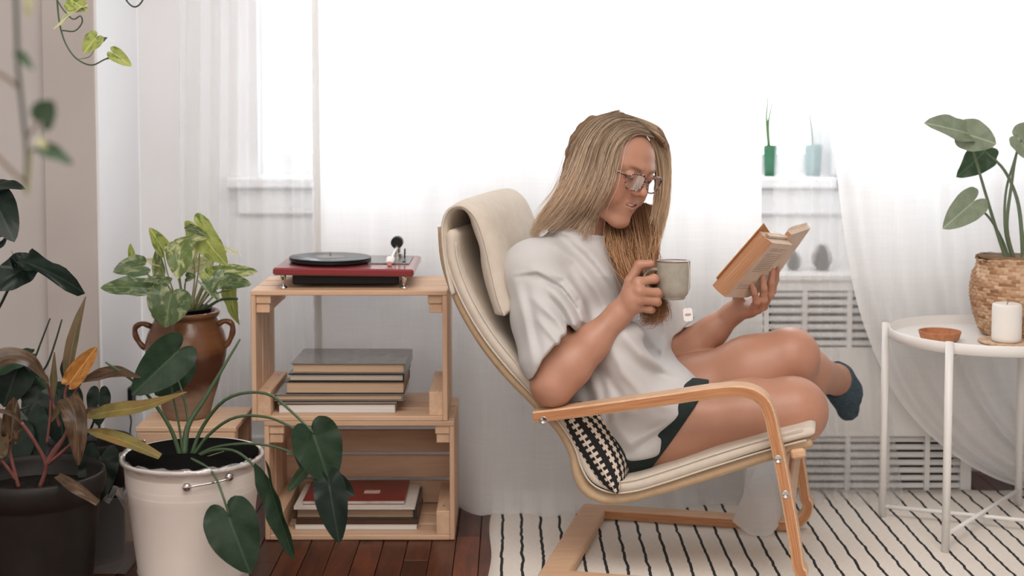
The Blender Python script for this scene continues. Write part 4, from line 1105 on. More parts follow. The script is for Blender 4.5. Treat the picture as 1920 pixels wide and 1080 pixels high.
# ---- T-shirt
_sx = lambda a, b, t: a.lerp(b, t)
nkd = (H(0,-.022,-.055) - NB).normalized()
SLE = V(1040, 668, .05); SLL = V(1261, 618, .42)
SH = [Cap(RS + Vector((-.008,0,-.004)), LS + Vector((0,0,-.004)), .066, .064, .05), Ell(CH1, (.152, .108, .155), TR_, .06), Ell(CH1.lerp(NB, .5), (.13, .086, .085), TR_, .05),
      Ell(BEL + Vector((.012,0,0)), (.15, .118, .14), TR_, .06), Ell(PEL + Vector((.01,-.01,.02)), (.168, .122, .115), TR_, .06),
      Ell(V(1238, 742, .215), (.088, .10, .072), None, .05), Cap(V(1160, 640, .12), V(1205, 825, .13), .05, .052, .06), Cap(V(1172, 640, .36), V(1238, 730, .33), .045, .040, .06),
      Cap(V(1112, 735, .17), V(1166, 828, .165), .062, .058, .04), Cap(NB + nkd*.016, NB - Vector((0,0,.06)), .066, .098, .05), Cap(V(1195, 800, .115), V(1270, 770, .14), .04, .028, .04)]
SRS = [Cap(RS, RS.lerp(SLE, .55), .068, .070, .04), Cap(RS.lerp(SLE, .55), SLE, .070, .076, .03)]
SLS = [Cap(LS, SLL, .058, .060, .05)]
CUTS = []
ru = (SLE-RS).normalized(); lu = (SLL-LS).normalized()
# flat cuts at the sleeve hems, then the hollow inside
sh_all = SH + SRS + SLS
lo, hi = bounds(sh_all, .02); G = Grid(lo, hi, .0031)
D = G.eval(SH); 
X = G.ax[0][:,None,None]; Y = G.ax[1][None,:,None]; Z = G.ax[2][None,None,:]
def plane(p, n): n = A3(Vector(n).normalized()); p = A3(p); return ((X-p[0])*n[0]+(Y-p[1])*n[1]+(Z-p[2])*n[2]).astype(np.float32)
hemR = plane(V(1046, 665, .05), (ru + CF*.95 + Vector((0,0,.12))).normalized()); hemL = plane(V(1262, 629, .42), (lu*1 + Vector((0,0,-.1))).normalized())
srs = np.maximum(G.eval(SRS), hemR); sls = np.maximum(G.eval(SLS), hemL)
D = smin(smin(D, srs, .03), sls, .03).astype(np.float32)
# folds: ridges and valleys laid out on the picture, worked into the cloth
pxg, pyg = None, None
q = [X + 0*Y + 0*Z, Y + 0*X + 0*Z, Z + 0*X + 0*Y]
f_ = q[1]*float(_fw.y) + (q[2]-CAMH)*float(_fw.z); u_ = q[1]*float(_up.y) + (q[2]-CAMH)*float(_up.z)
GX = (CX + FPX*q[0]/f_).astype(np.float32); GY = (CY - FPX*u_/f_).astype(np.float32); del q, f_, u_
NEAR = np.clip((A3(PEL)[1] + .10 - Y)/.06, 0, 1).astype(np.float32)
def fold(pts, amp, w):
    global D
    pts = [np.array(p, float) for p in pts]; lo2 = np.min(pts, 0)-3*w; hi2 = np.max(pts, 0)+3*w
    m = (GX > lo2[0]) & (GX < hi2[0]) & (GY > lo2[1]) & (GY < hi2[1]) & (np.abs(D) < .04)
    x, y = GX[m], GY[m]; d2 = np.full(x.shape, 1e9, np.float32); tt = np.zeros(x.shape, np.float32); n = len(pts)-1
    for i, (a, b) in enumerate(zip(pts, pts[1:])):
        ab = b-a; t = np.clip(((x-a[0])*ab[0]+(y-a[1])*ab[1])/(ab@ab), 0, 1); dd = (x-a[0]-ab[0]*t)**2+(y-a[1]-ab[1]*t)**2
        u = dd < d2; d2[u] = dd[u]; tt[u] = (i+t[u])/n
    D[m] -= amp*np.exp(-d2/w**2)*np.sin(np.clip(.12+.76*tt, 0, 1)*math.pi)
for a, w, pts in [(.011, 9, [(1090,640),(1075,600),(1050,560),(1020,530)]), (-.009, 9, [(1070,625),(1055,585),(1030,560)]), (.010, 8, [(1000,505),(1060,520),(1090,560),(1105,610)]), (-.006, 7, [(990,520),(1045,535),(1080,575)]),
                  (.006, 8, [(965,520),(985,600),(1000,680)]), (-.005, 8, [(985,530),(1000,610),(1018,680)]), (.007, 7, [(1000,560),(1045,600),(1070,640)]),
                  (.010, 10, [(1030,450),(1080,490),(1120,545),(1150,600)]), (-.008, 9, [(1060,450),(1110,500),(1150,555)]), (.008, 9, [(1050,430),(1100,470),(1160,540)]),
                  (.011, 11, [(1165,620),(1200,660),(1250,690),(1300,710)]), (-.007, 10, [(1160,650),(1200,690),(1260,715)]), (.009, 10, [(1140,640),(1170,700),(1215,750),(1265,770)]), (-.006, 9, [(1130,690),(1165,745),(1215,790)]),
                  (.008, 9, [(1195,605),(1225,640),(1250,665)]), (-.005, 8, [(1180,620),(1215,655),(1245,680)]), (.010, 11, [(1100,690),(1120,740),(1130,800)]), (-.009, 11, [(1090,700),(1105,760),(1118,820)]), (.009, 10, [(1140,720),(1150,790),(1185,835)]),
                  (.010, 9, [(1290,770),(1240,800),(1180,830)]), (-.009, 8, [(1280,790),(1230,815),(1185,848)]), (.0035, 3.2, [(966,514),(1008,508),(1055,535),(1085,575),(1098,615)]), (-.004, 4, [(966,520),(1008,515),(1052,542),(1081,580),(1093,618)]), (.004, 4, [(1022,424),(1055,437),(1090,444),(1130,444)]), (.007, 6, [(1010,600),(1045,640),(1062,660)]), (-.005, 5, [(1030,560),(1060,600),(1078,632)]), (.006, 7, [(1250,520),(1262,570),(1272,618)]), (-.005, 7, [(1240,540),(1250,600)]), (.008, 8, [(1245,595),(1250,640),(1240,672)])]:
    fold(pts, a, w)
rs = np.random.RandomState(4)
for k in range(7):
    kv = rs.normal(0, 1, 3)*rs.uniform(14, 42); D += (.0011*np.sin(kv[0]*X+kv[1]*Y+kv[2]*Z+rs.uniform(0, 6))).astype(np.float32)
# openings
hol = smin(G.eval([Cap(RS.lerp(SLE, .35), SLE + ru*.08, .053, .064, .02)]), np.full(G.n, 9, np.float32), .001)
D = np.maximum(D, -np.maximum(hol, -(hemR+.055)))
hol = G.eval([Cap(LS.lerp(SLL, .5), SLL + lu*.08, .043, .047, .02)]); D = np.maximum(D, -np.maximum(hol, -(hemL+.03)))
nc = G.eval([Cap(NB + nkd*.022, NB + nkd*.16, .0585, .075, .01)]); nc = np.maximum(nc, -plane(NB + nkd*.004 + HFv*.0, nkd)); D = -smin(-D, nc, .006).astype(np.float32)
hem = plane(V(1190, 845, .2), (V(1188, 866, .2) - V(1150, 700, .2)).normalized()); D = -smin(-D, -hem, .012).astype(np.float32)
# keep clear of the chair: nothing to cut, the seat cushion gives way under her
Vt, F = surface_nets(D, G); Vt = relax(Vt, F, 2, .5)
M_tee = NT('cotton_jersey'); _v = M_tee.coord(); M_tee.set(Color=srgb(202, 200, 199), Rough=.9, SSS=.0).bump(M_tee.noise(_v, 900, 2), .08, .0006); M_tee = M_tee.mat
me = np_mesh('t_shirt', Vt-off, F); link('t_shirt', me, M_tee, person)
# sleeve seam line and collar band
# ---- shorts
M_short = mottled('dark_green_jersey', srgb(24, 36, 34), srgb(32, 46, 43), 60, .9, .1, 400)
HM = HIPR.lerp(KR, .40)
lo, hi = bounds(RLEG[:2] + LLEG[:2] + TORSO[2:4], .03); G = Grid(lo, hi, .004)
X = G.ax[0][:,None,None]; Y = G.ax[1][None,:,None]; Z = G.ax[2][None,None,:]
inf = lambda ps, r: [Cap(p.a, p.b, p.ra+r, p.rb+r, p.k) if isinstance(p, Cap) else Ell(p.c, p.r+r, p.R, p.k) for p in ps]
dl = np.maximum(G.eval(inf(RLEG[:2], .007)), plane(V(1262, 820, .12), (KR-HIPR).normalized()*.75 + Vector((0,0,-.62))))
d2 = np.maximum(G.eval(inf(LLEG[:2], .007)), plane(HIPL.lerp(KL, .24), (KL-HIPL).normalized()))
dp = np.maximum(G.eval(inf(TORSO[3:4], -.002)), plane(PEL + spd*.07, spd))
D = smin(smin(dl, d2, .01), dp, .03)
Vt, F = surface_nets(D, G); Vt = relax(Vt, F, 2, .5); link('shorts', np_mesh('shorts', Vt-off, F), M_short, person)
# ---- socks
M_sock = mottled('navy_knit', srgb(50, 66, 77), srgb(68, 86, 97), 140, .95, .3, 500)
for ft, ank, toe, ext in ((LFOOT, LANK, LTOE, .02), (RFOOT, RANK, RANK + Vector((-.10,.03,-.012)), .02)):
    base = KL if ft is LFOOT else KR
    leg = Cap(ank.lerp(base, .22), ank, .042, .036, .02)
    pr = inf(ft + [leg], .0035); lo, hi = bounds(pr, .02); G = Grid(lo, hi, .0028)
    X = G.ax[0][:,None,None]; Y = G.ax[1][None,:,None]; Z = G.ax[2][None,None,:]
    ax_ = (base-ank).normalized(); D = np.maximum(G.eval(pr), plane(ank + ax_*.012, ax_)) + (.0006*np.sin(420*(X*.7+Z*.7))).astype(np.float32)
    Vt, F = surface_nets(D, G); Vt = relax(Vt, F, 1, .5); link('sock', np_mesh('sock', Vt-off, F), M_sock, person)
# ---- hair: an under-layer plus combed strands
from mathutils.bvhtree import BVHTree
_tee = bpy.data.objects['t_shirt'].data
bv_tee = BVHTree.FromPolygons([v.co + person.location for v in _tee.vertices], [tuple(p.vertices) for p in _tee.polygons])
bv_body = BVHTree.FromPolygons([tuple(p) for p in BV], [tuple(int(i) for i in f) for f in BF])
HEc, HEr = A3(H(0,-.013,.034)), np.array([.075,.092,.082])
def hit(px, py, back=False):
    d = ray(px, py).normalized(); o = Vector((0,0,CAMH)); best = None
    for t in (bv_tee, bv_body):
        r = t.ray_cast(o, d)
        if r[0] is not None: best = r[3] if best is None else min(best, r[3])
    dd = (HR @ A3(d))/HEr; oo = (HR @ (A3(o)-HEc))/HEr
    a, b_, c = dd@dd, 2*dd@oo, oo@oo-1; disc = b_*b_-4*a*c
    if disc > 0:
        t = (-b_ + (math.sqrt(disc) if back else -math.sqrt(disc)))/(2*a); best = t if (best is None or back) else min(best, t)
    return None if best is None else o + d*(best - .004)
def guide(pts, n=26):
    out = []; last = 3.12
    for p in pts:
        if len(p) == 3: q = W(*p)
        else:
            q = hit(p[0], p[1])
            if q is None: q = W(p[0], p[1], last)
        last = q.y; out.append(q)
    return np.array([tuple(p) for p in spline(out, n)])
SA = [guide(g) for g in [
    [(1226,258),(1194,252),(1167,268),(1154,310),(1145,350),(1124,386),(1111,420),(1104,452)],
    [(1217,246),(1184,240),(1150,268),(1134,325),(1120,368),(1100,402),(1078,430)],
    [(1203,232),(1164,230),(1131,264),(1114,328),(1097,373),(1070,410),(1040,430)],
    [(1183,218),(1143,222),(1107,262),(1087,323),(1066,371),(1040,408),(1014,433)],
    [(1164,210),(1121,227),(1088,272),(1068,328),(1046,372),(1022,406),(1001,440)],
    [(1152,209),(1108,230),(1080,268),(1063,330,3.19),(1042,374,3.22),(1016,410,3.22),(1000,442,3.22)],
    [(1162,207),(1110,224),(1076,258,3.17),(1060,326,3.22),(1046,378,3.26),(1018,414,3.25),(1004,440,3.24)]]]
SB = [guide(g) for g in [
    [(1211,252),(1221,266,3.13),(1229,300,3.155),(1232,345,3.19),(1229,380,3.20),(1221,420,3.19),(1212,465,3.18)],
    [(1211,241),(1236,260,3.18),(1248,296,3.21),(1246,345,3.22),(1240,390,3.22),(1230,430,3.21),(1222,480,3.2)],
    [(1199,231),(1236,256),(1251,296,3.25),(1251,350,3.26),(1246,392,3.25),(1236,432,3.24),(1226,470,3.23)],
    [(1174,214),(1218,230),(1246,262,3.25),(1252,300,3.29),(1252,350,3.28),(1246,392,3.27)]]]
SCc = [guide(g) for g in [
    [(1128,378,3.19),(1138,415,3.165),(1143,450,3.125),(1156,490,3.10),(1172,512,3.085),(1188,530,3.075)],
    [(1150,378,3.20),(1156,420,3.165),(1163,460,3.125),(1180,500,3.09),(1196,530,3.08),(1205,575,3.085),(1214,600,3.085),(1200,613,3.085)],
    [(1180,380,3.21),(1186,430,3.17),(1192,470,3.13),(1203,510,3.10),(1215,545,3.095),(1231,578,3.095),(1229,600,3.095),(1214,596,3.095)],
    [(1205,380,3.21),(1211,430,3.18),(1216,470,3.15),(1219,505,3.12),(1224,540,3.11),(1240,570,3.11),(1243,590,3.11),(1232,602,3.11)],
    [(1222,385,3.21),(1228,430,3.19),(1228,470,3.16),(1222,505,3.14),(1226,530,3.13)]]]
hrs = np.random.RandomState(11)
tubes_v, tubes_f, tubes_c = [], [], []; hv0 = 0
def strands(sheet, count, depth, wid, pal, frizz, rad, away, curl=0.0):
    """count strands per interval of the sheet; depth: layer thickness along 'away'"""
    global hv0
    n = sheet[0].shape[0]; k = len(sheet)-1; N = count*k
    iv = np.repeat(np.arange(k), count); f = hrs.rand(N); S = np.stack(sheet)
    P = S[iv]*(1-f)[:,None,None]+S[iv+1]*f[:,None,None]
    t = np.linspace(0, 1, n)
    cut = np.clip(hrs.normal(.93, .10, N), .5, 1.0)         # strands end at different lengths
    ii = t[None,:]*cut[:,None]*(n-1); i0 = np.clip(ii.astype(int), 0, n-2); fr = ii-i0
    P = np.take_along_axis(P, i0[:,:,None].repeat(3,2), 1)*(1-fr)[:,:,None]+np.take_along_axis(P, (i0+1)[:,:,None].repeat(3,2), 1)*fr[:,:,None]
    grow = (.25+.75*np.minimum(1, t*3))[None,:,None]
    lk = hrs.randint(0, max(2, N//14), N); lockoff = hrs.normal(0, 1, (N//14+2, 3))*.0028; lph = hrs.rand(N//14+2)*6.28
    dz = hrs.rand(N)
    P = P + grow*(dz[:,None]*depth)[:,:,None]*np.array(away)[None,None,:] + grow*lockoff[lk][:,None,:]*wid*(.3+t[None,:,None]*1.4)
    P = P + hrs.normal(0, 1, (N,1,3))*frizz*(.2+t[None,:,None])**1.3
    ph = lph[lk][:,None]; am = (curl*(t**1.5))[None,:]
    P[:,:,0] += am*np.sin(t[None,:]*9+ph); P[:,:,1] += am*np.cos(t[None,:]*9+ph); P[:,:,2] += .3*am*np.sin(t[None,:]*13+ph)
    T = np.gradient(P, axis=1); T /= np.linalg.norm(T, axis=2, keepdims=True)+1e-9
    A = np.cross(T, np.array([.2,1,.1])); A /= np.linalg.norm(A, axis=2, keepdims=True)+1e-9; B = np.cross(T, A)
    r = (rad*(1-.75*t**3))[None,:,None]*(.7+.6*hrs.rand(N))[:,None,None]
    ring = np.stack([P + A*r*math.cos(a) + B*r*math.sin(a) for a in (0, 2.094, 4.189)], 2)     # N,n,3,3
    idx = np.arange(N*n*3).reshape(N, n, 3)+hv0
    q = [np.stack([idx[:,:-1,a], idx[:,:-1,(a+1)%3], idx[:,1:,(a+1)%3], idx[:,1:,a]], -1).reshape(-1,4) for a in range(3)]
    c0, c1, c2 = [np.array(srgb(*c)) for c in pal]
    u = np.clip(.35*hrs.rand(N)+.65*(lph[lk]/6.28), 0, 1)[:,None,None]; base = np.where(u < .5, c0+(c1-c0)*u*2, c1+(c2-c1)*(u-.5)*2)
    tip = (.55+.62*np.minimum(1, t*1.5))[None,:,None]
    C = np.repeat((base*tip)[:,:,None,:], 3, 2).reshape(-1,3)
    tubes_v.append(ring.reshape(-1,3)); tubes_f.append(np.concatenate(q)); tubes_c.append(C); hv0 += N*n*3
toCam = np.array([0,-1,.05])
ash = [(100,80,62),(212,184,154),(255,240,222)]; warm = [(88,58,38),(168,120,82),(230,190,150)]
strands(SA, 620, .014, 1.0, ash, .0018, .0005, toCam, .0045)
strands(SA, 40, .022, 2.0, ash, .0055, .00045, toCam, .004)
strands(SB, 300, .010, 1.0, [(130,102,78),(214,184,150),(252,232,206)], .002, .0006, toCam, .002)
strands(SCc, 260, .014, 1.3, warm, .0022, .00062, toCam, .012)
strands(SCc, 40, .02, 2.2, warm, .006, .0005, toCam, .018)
# under-layer
lo = HEc-.2; hi = HEc+.2; lo[2] -= .16
lo, hi = np.minimum(lo, np.min([s.min(0) for s in SA+SB+SCc], 0)-.03), np.maximum(hi, np.max([s.max(0) for s in SA+SB+SCc], 0)+.03)
G = Grid(lo, hi, .004)
X = G.ax[0][:,None,None]; Y = G.ax[1][None,:,None]; Z = G.ax[2][None,None,:]
D = G.eval([Ell(HEc, HEr-.012, HR, .01)])
D = np.maximum(D, plane(H(0,.058,.088), HFv*.80 - HU*.60))
D = -smin(-D, G.eval([Ell(H(0,.085,-.035), (.062,.075,.118), HR, .01)]), .01)
caps = []
for sh, off_, r in ((SA, .013, .010), (SB, .010, .006), (SCc, .014, .010)):
    for a, b_ in zip(sh, sh[1:]):
        for f in (0, .33, .66):
            p = a*(1-f)+b_*f; p = p - toCam*off_
            st = 4 if sh is SA else 3
            for i in range(st, len(p)-5, 2): caps.append(Cap(p[i], p[i+2], r*(1-.5*i/len(p)), r*(1-.5*(i+2)/len(p)), .01))
D = smin(D, G.eval(caps), .012).astype(np.float32)
Vt, F = surface_nets(D, G); Vt = relax(Vt, F, 2, .5)
HVv = np.concatenate([Vt]+tubes_v); HFf = np.concatenate([F]+[f+len(Vt) for f in tubes_f])
uc = np.tile(np.array(srgb(120,94,72)), (len(Vt),1)); HCc = np.concatenate([uc]+tubes_c)
me = np_mesh('hair', HVv-off, HFf); vcol(me, HCc)
M_hair = NT('hair'); _a = M_hair.n('ShaderNodeVertexColor'); _a.layer_name = 'Col'; M_hair.set(Color=_a.outputs[0], Rough=.5, Spec=.25); M_hair = M_hair.mat
M_hair2 = plain('hair_underlayer', srgb(128,102,80), .95, Spec=.0)
ho = link('hair', me, [M_hair, M_hair2], person); _mi = np.zeros(len(HFf), np.int32); _mi[:len(F)] = 1; me.polygons.foreach_set('material_index', _mi)

# ================================================================== eyeglasses
M_tort = NT('tortoiseshell'); _v = M_tort.coord(); M_tort.set(Color=M_tort.ramp(M_tort.noise(_v, 210, 2), [(.38, srgb(58,38,34)), (.52, srgb(120,84,72)), (.62, srgb(206,170,156))]), Rough=.2); M_tort = M_tort.mat
gl = thing('eyeglasses', 'tortoiseshell eyeglasses worn on the face of the reading woman', 'glasses', H(0,.104,-.02))
def lens_pt(s, a, r=1.0, dy=0):
    ca_, sa_ = math.cos(a), math.sin(a); e = 2/2.7
    x = .0245*r*math.copysign(abs(ca_)**e, ca_); z = .0190*r*math.copysign(abs(sa_)**e, sa_)
    x *= 1 + .05*sa_
    return H(s*(.0325 + x), .1055 - .0026*((x*1)/.0245+1)**2*.9 + dy + z*.16, -.0005 + z)
for s in (-1, 1):
    b = MB(); pts = [lens_pt(s, 2*math.pi*k/40) for k in range(41)]
    b.tube(pts, [.0018 + (.0007 if math.sin(2*math.pi*k/40) > .2 else 0) for k in range(41)], 8, cap=False); b.build('lens_rim', M_tort, gl, True)
    b = MB(); b.v = [lens_pt(s, 2*math.pi*k/40, .985*q) for q in (1, .75, .5, .25, .02) for k in range(40)]; b.f = [(q*40+k, q*40+(k+1)%40, q*40+40+(k+1)%40, q*40+40+k) for q in range(4) for k in range(40)] + [tuple(160+k for k in range(40))]; b.build('lens', glass_mat('spectacle_lens', .97), gl, True)
    b = MB(); c0 = lens_pt(s, math.radians(25) if s > 0 else math.radians(25)); c0 = H(s*.0565,.0965,.0085)
    b.tube([c0, H(s*.066,.088,.0105), H(s*.0735,.05,.0115), H(s*.0775,.0,.012), H(s*.078,-.02,.002)], [.0026,.0026,.0021,.0019,.0019], 8); b.build('temple', M_tort, gl, True)
b = MB(); b.tube([lens_pt(-1, math.radians(160)*0+math.radians(20)*0+0.0+math.pi*0.0+math.radians(180-28)*0+math.radians(0)) if False else H(-.0095,.1045,.004), H(0,.1075,.0075), H(.0095,.1045,.004)], .0019, 8); b.build('bridge', M_tort, gl, True)

# ================================================================== mug and tea bag
def mug():
    c = W(1262, 557, 3.068); hgt = .0805; ay = Vector((0,1,0)); az = Vector((.0,.03,1)).normalized(); ax = Vector((1,0,0)); ay = az.cross(ax)
    m = thing('mug', 'grey-green glazed ceramic mug held by the handle in the near hand', 'mug', c)
    zb = c - az*.004; R = .0365
    out = [(0,0),(.0245,0),(.0258,.0015),(.026,.0045),(.0278,.0065),(.0325,.0125),(.0352,.020),(R,.029),(R,.055),(R*1.005,.0785)]
    b = MB(); b.lathe(zb, out + [(R*1.0,.0810),(R*.985,.0822)], 56, ax, ay, az)
    mg_ = mottled('grey_glaze', srgb(160,154,141), srgb(176,170,157), 50, .1); b.build('cup', mg_, m, True)
    b = MB(); b.lathe(zb, [(R*1.004,.0800),(R*1.002,.0818),(R*.975,.0828),(R*.945,.0815),(R*.93,.078),(R*.92,.03),(.028,.012),(0,.010)], 56, ax, ay, az); b.build('rim', plain('rim_glaze', srgb(126,98,84), .2), m, True)
    b = MB(); b.lathe(zb, [(R*.93,.070),(0,.070)], 40, ax, ay, az); b.build('tea', plain('tea', srgb(120,70,38), .05), m)
    hp = [(1236,506,3.066),(1224,505,3.064),(1213,509,3.062),(1207.5,519,3.062),(1209,531,3.063),(1217,540,3.064),(1226,543,3.065),(1236,549,3.067)]
    b = MB(); pts = spline([W(*p) for p in hp], 40); prf = [(.0036*math.cos(a), .0062*math.sin(a)) for a in [2*math.pi*k/12 for k in range(12)]]
    b.sweep(pts, prf, Vector((0,1,0))); b.build('handle', mg_, m, True)
    tbag = thing('tea_bag', 'tea bag with white paper tag hanging on a string from the mug', 'tea bag', W(1290, 604, 3.05))
    b = MB(); b.tube(spline([W(1286,489,3.056), W(1290,489.5,3.040), W(1292,500,3.038), W(1291.5,540,3.038), W(1289.5,560,3.042), W(1290,584,3.045)], 24), .0005, 5); b.build('string', plain('cotton_string', srgb(236,233,230), .9), tbag)
    tc = W(1290, 590, 3.045); b = MB(); w_, h_ = .0098, .0142; ch = .0035; ax_, az_ = Vector((.985,-.12,.10)).normalized(), Vector((-.10,.02,.99)).normalized(); nn_ = ax_.cross(az_)
    o2 = [(-w_,-h_+ch),(-w_+ch,-h_),(w_-ch,-h_),(w_,-h_+ch),(w_,h_-ch),(w_-ch,h_),(-w_+ch,h_),(-w_,h_-ch)]
    vs = [tc + ax_*x + az_*z + nn_*d for d in (-.0003,.0003) for x, z in o2]
    b.add(vs, [tuple(range(8))[::-1], tuple(range(8,16))] + [(k,(k+1)%8,8+(k+1)%8,8+k) for k in range(8)]); b.build('tag', plain('tag_paper', srgb(244,241,239), .7), tbag)
    d = -1 if nn_.y > 0 else 1
    b = MB(); N = 24
    for r0, r1, hh in ((.0068, .0052, .45),):
        vs = [tc + ax_*(r*math.cos(2*math.pi*k/N)) + az_*(r*hh*math.sin(2*math.pi*k/N)) + nn_*(.0006*d) for r in (r0, r1) for k in range(N)]
        b.add(vs, [(k,(k+1)%N,N+(k+1)%N,N+k) for k in range(N)])
    b.obox(tc + nn_*(.0006*d), ax_, az_, nn_, .0040, .0012, .0001); b.build('print', plain('print_ink', srgb(176,128,134), .7), tbag)
mug()

# ================================================================== the open book
def open_book():
    A0 = W(1359.5,557,3.125); h = W(1448,455.5,3.135) - A0; w = W(1401,558,3.225) - A0; t = W(1334,533,3.135) - A0
    n_in = t.normalized()
    bk_ = thing('paperback', 'old open paperback with yellowed pages held in the far hand', 'book', A0)
    M_old = NT('old_paper'); v = M_old.coord('Object', (1,1,1)); M_old.set(Color=M_old.ramp(M_old.noise(v, 28, 4), [(.3, srgb(206,184,162)), (.7, srgb(224,206,188))]), Rough=.9); M_old = M_old.mat
    M_fore = NT('old_fore_edge'); _u = M_fore.n('ShaderNodeUVMap'); _mp = M_fore.n('ShaderNodeMapping'); M_fore.l(_u.outputs[0], _mp.inputs[0]); _mp.inputs['Scale'].default_value = (60, 1.2, 1)
    M_fore.set(Color=M_fore.ramp(M_fore.noise(_mp.outputs[0], 1, 3), [(.3, srgb(142,96,66)), (.5, srgb(176,128,94)), (.7, srgb(196,154,120))]), Rough=.9); M_fore = M_fore.mat
    # page block: grid over (t, w) cross-section, swept along h
    def block(name, org, hv_, wv_, tv_, bulge, mats, nt=18, nw=10):
        b = MB(); vs = []; uv = []
        def P(a, s, q):   # a along h, s along w, q along t
            p = org + hv_*a + wv_*s + tv_*q
            return p - wv_*(bulge*math.sin(math.pi*q)*(1-s)) + tv_*(.05*math.sin(q*23+a*2)*(1-s)*.12)
        rim = [(s/nw, 0) for s in range(nw+1)] + [(1, q/nt) for q in range(1, nt+1)] + [(1-s/nw, 1) for s in range(1, nw+1)] + [(0, 1-q/nt) for q in range(1, nt)]
        na = 8; m = len(rim)
        for i in range(na+1):
            for (s, q) in rim: vs.append(P(i/na, s, q)); uv.append((q, i/na))
        fs = [(i*m+k, i*m+(k+1)%m, (i+1)*m+(k+1)%m, (i+1)*m+k) for i in range(na) for k in range(m)] + [tuple(range(m))[::-1], tuple(na*m+k for k in range(m))]
        b.add(vs, fs); o = b.build(name, mats, bk_)
        ul_ = o.data.uv_layers.new(name='UVMap')
        for p in o.data.polygons:
            k = p.index % m
            if p.index < na*m: p.material_index = 1 if k >= nw+nt+nw else 0
            for li, vi in zip(p.loop_indices, p.vertices):
                ul_.data[li].uv = uv[vi]
        return o
    block('pages', A0, h, w, t*.93, .05, [M_old, M_fore])
    # three loosened signatures proud of the block, as in the photograph
    block('pages', A0 + h*1.0 - h*.0 + t*.35 - w*.0 + h*.012, h*.035, w*.96 + t*.05, t*.22, .02, [M_old, M_fore], 6, 6)
    G0 = A0 + w; w2 = W(1439,543,3.30) - G0; h2 = (W(1520,428,3.31) - (W(1439,543,3.30)))
    t2 = t*.42 + Vector((-.004,0,.006))
    block('pages', G0 + w*.002, h2*1.0, w2, t2*.55, .0, [M_old, M_fore])
    b = MB(); n_ = 8; Pg = []
    for i in range(n_+1):
        s = i/n_; c0 = G0 + h2*1.0 + w2*s; lift = t2*(.62 + .12*math.sin(s*math.pi)) + w2*(.02*math.sin(s*9))
        Pg.append([c0 + t2*.2 - h2*.06, c0 + t2*.5 + h2*.004, c0 + lift + h2*(.012 + .006*math.sin(s*7))])
    b.grid(Pg); b.build('loose_page', M_old, bk_)
    # orange-edged cover on the far side of the block
    b = MB(); c = A0 + t*.965 + h*.5 + w*.47
    hn, wn = h.normalized(), (w - h.normalized()*w.dot(h.normalized())).normalized()
    b.obox(c, hn, wn, hn.cross(wn), h.length*.505, w.length*.52, .0009); b.build('front_cover', plain('orange_card', srgb(192,134,84), .6), bk_)
    # printed lines: flat ink on the visible page
    nrm = h.cross(w).normalized(); 
    if nrm.dot(t) > 0: nrm = -nrm
    rnd = random.Random(2); b = MB()
    for k in range(17):
        a = .90 - k*.032 - (.22 if k > 13 else 0); s1 = .93 if k not in (1, 13, 20) else .55 + rnd.random()*.3
        p0, p1 = A0 + h*a + w*.16 + nrm*.0004, A0 + h*a + w*(s1-.06) + nrm*.0004; dh = h*.0034
        if k in (2, 24): continue
        b.add([p0 - dh, p1 - dh, p1 + dh, p0 + dh], [(0,1,2,3)])
    b.build('printed_lines', plain('printing_ink', srgb(146,126,110), .9), bk_)
open_book()
# ================================================================== plants
def leaf_mat(name, c1, c2, rough=.35, vari=None, vcols=None, under=.35, spec=.28):
    """leaf blade: colour by the leaf's own uv (midrib, veins), a little translucency"""
    m = NT(name); uvn = m.n('ShaderNodeUVMap'); sp = m.n('ShaderNodeSeparateXYZ'); m.l(uvn.outputs[0], sp.inputs[0])
    v = m.coord('Object'); oi = m.n('ShaderNodeObjectInfo')
    n1 = m.noise(v, 40, 3); c = m.ramp(n1, [(.3, c1), (.7, c2)])
    ax = m.math('ABSOLUTE', sp.outputs[0])
    if vari:
        mp = m.n('ShaderNodeMapping'); m.l(uvn.outputs[0], mp.inputs[0]); mp.inputs['Scale'].default_value = (1.6, .8, 1); mp.inputs['Rotation'].default_value = (0,0,.5)
        addv = m.n('ShaderNodeVectorMath', operation='ADD'); m.l(mp.outputs[0], addv.inputs[0]); cx_ = m.n('ShaderNodeCombineXYZ'); m.l(m.math('MULTIPLY', oi.outputs['Random'], 40), cx_.inputs[0]); m.l(cx_.outputs[0], addv.inputs[1])
        nv_ = m.noise(addv.outputs[0], 2.6, 4, .6, .6)
        f = m.ramp(nv_, [(.50, (0,0,0)), (.62, (1,1,1))]); c = m.mix(f, c, vari)
    mid = m.math('LESS_THAN', ax, .022); c = m.mix(m.math('MULTIPLY', mid, .45), c, [min(1, k*1.9+.02) for k in c2])
    vein = m.math('LESS_THAN', m.math('FRACT', m.math('MULTIPLY', m.math('SUBTRACT', sp.outputs[1], m.math('MULTIPLY', ax, .7)), 9)), .06)
    c = m.mix(m.math('MULTIPLY', vein, .16), c, [min(1, k*1.7+.01) for k in c2])
    m.set(Color=c, Rough=rough, Spec=spec); m.bump(m.math('ADD', vein, n1), .06, .001)
    tr = m.n('ShaderNodeBsdfTranslucent'); m.l(c, tr.inputs[0]); mx = m.n('ShaderNodeMixShader'); mx.inputs[0].default_value = under*.6
    m.l(m.b.outputs[0], mx.inputs[1]); m.l(tr.outputs[0], mx.inputs[2]); m.l(mx.outputs[0], m.out.inputs[0]); return m.mat
ML_lime = leaf_mat('pothos_lime', srgb(150,160,84), srgb(178,186,108), .3, srgb(98,124,62))
ML_pothos = leaf_mat('pothos_marbled', srgb(92,112,62), srgb(118,136,78), .28, srgb(196,198,146))
ML_pothosd = leaf_mat('pothos_dark', srgb(74,94,62), srgb(98,116,78), .22, srgb(150,160,120))
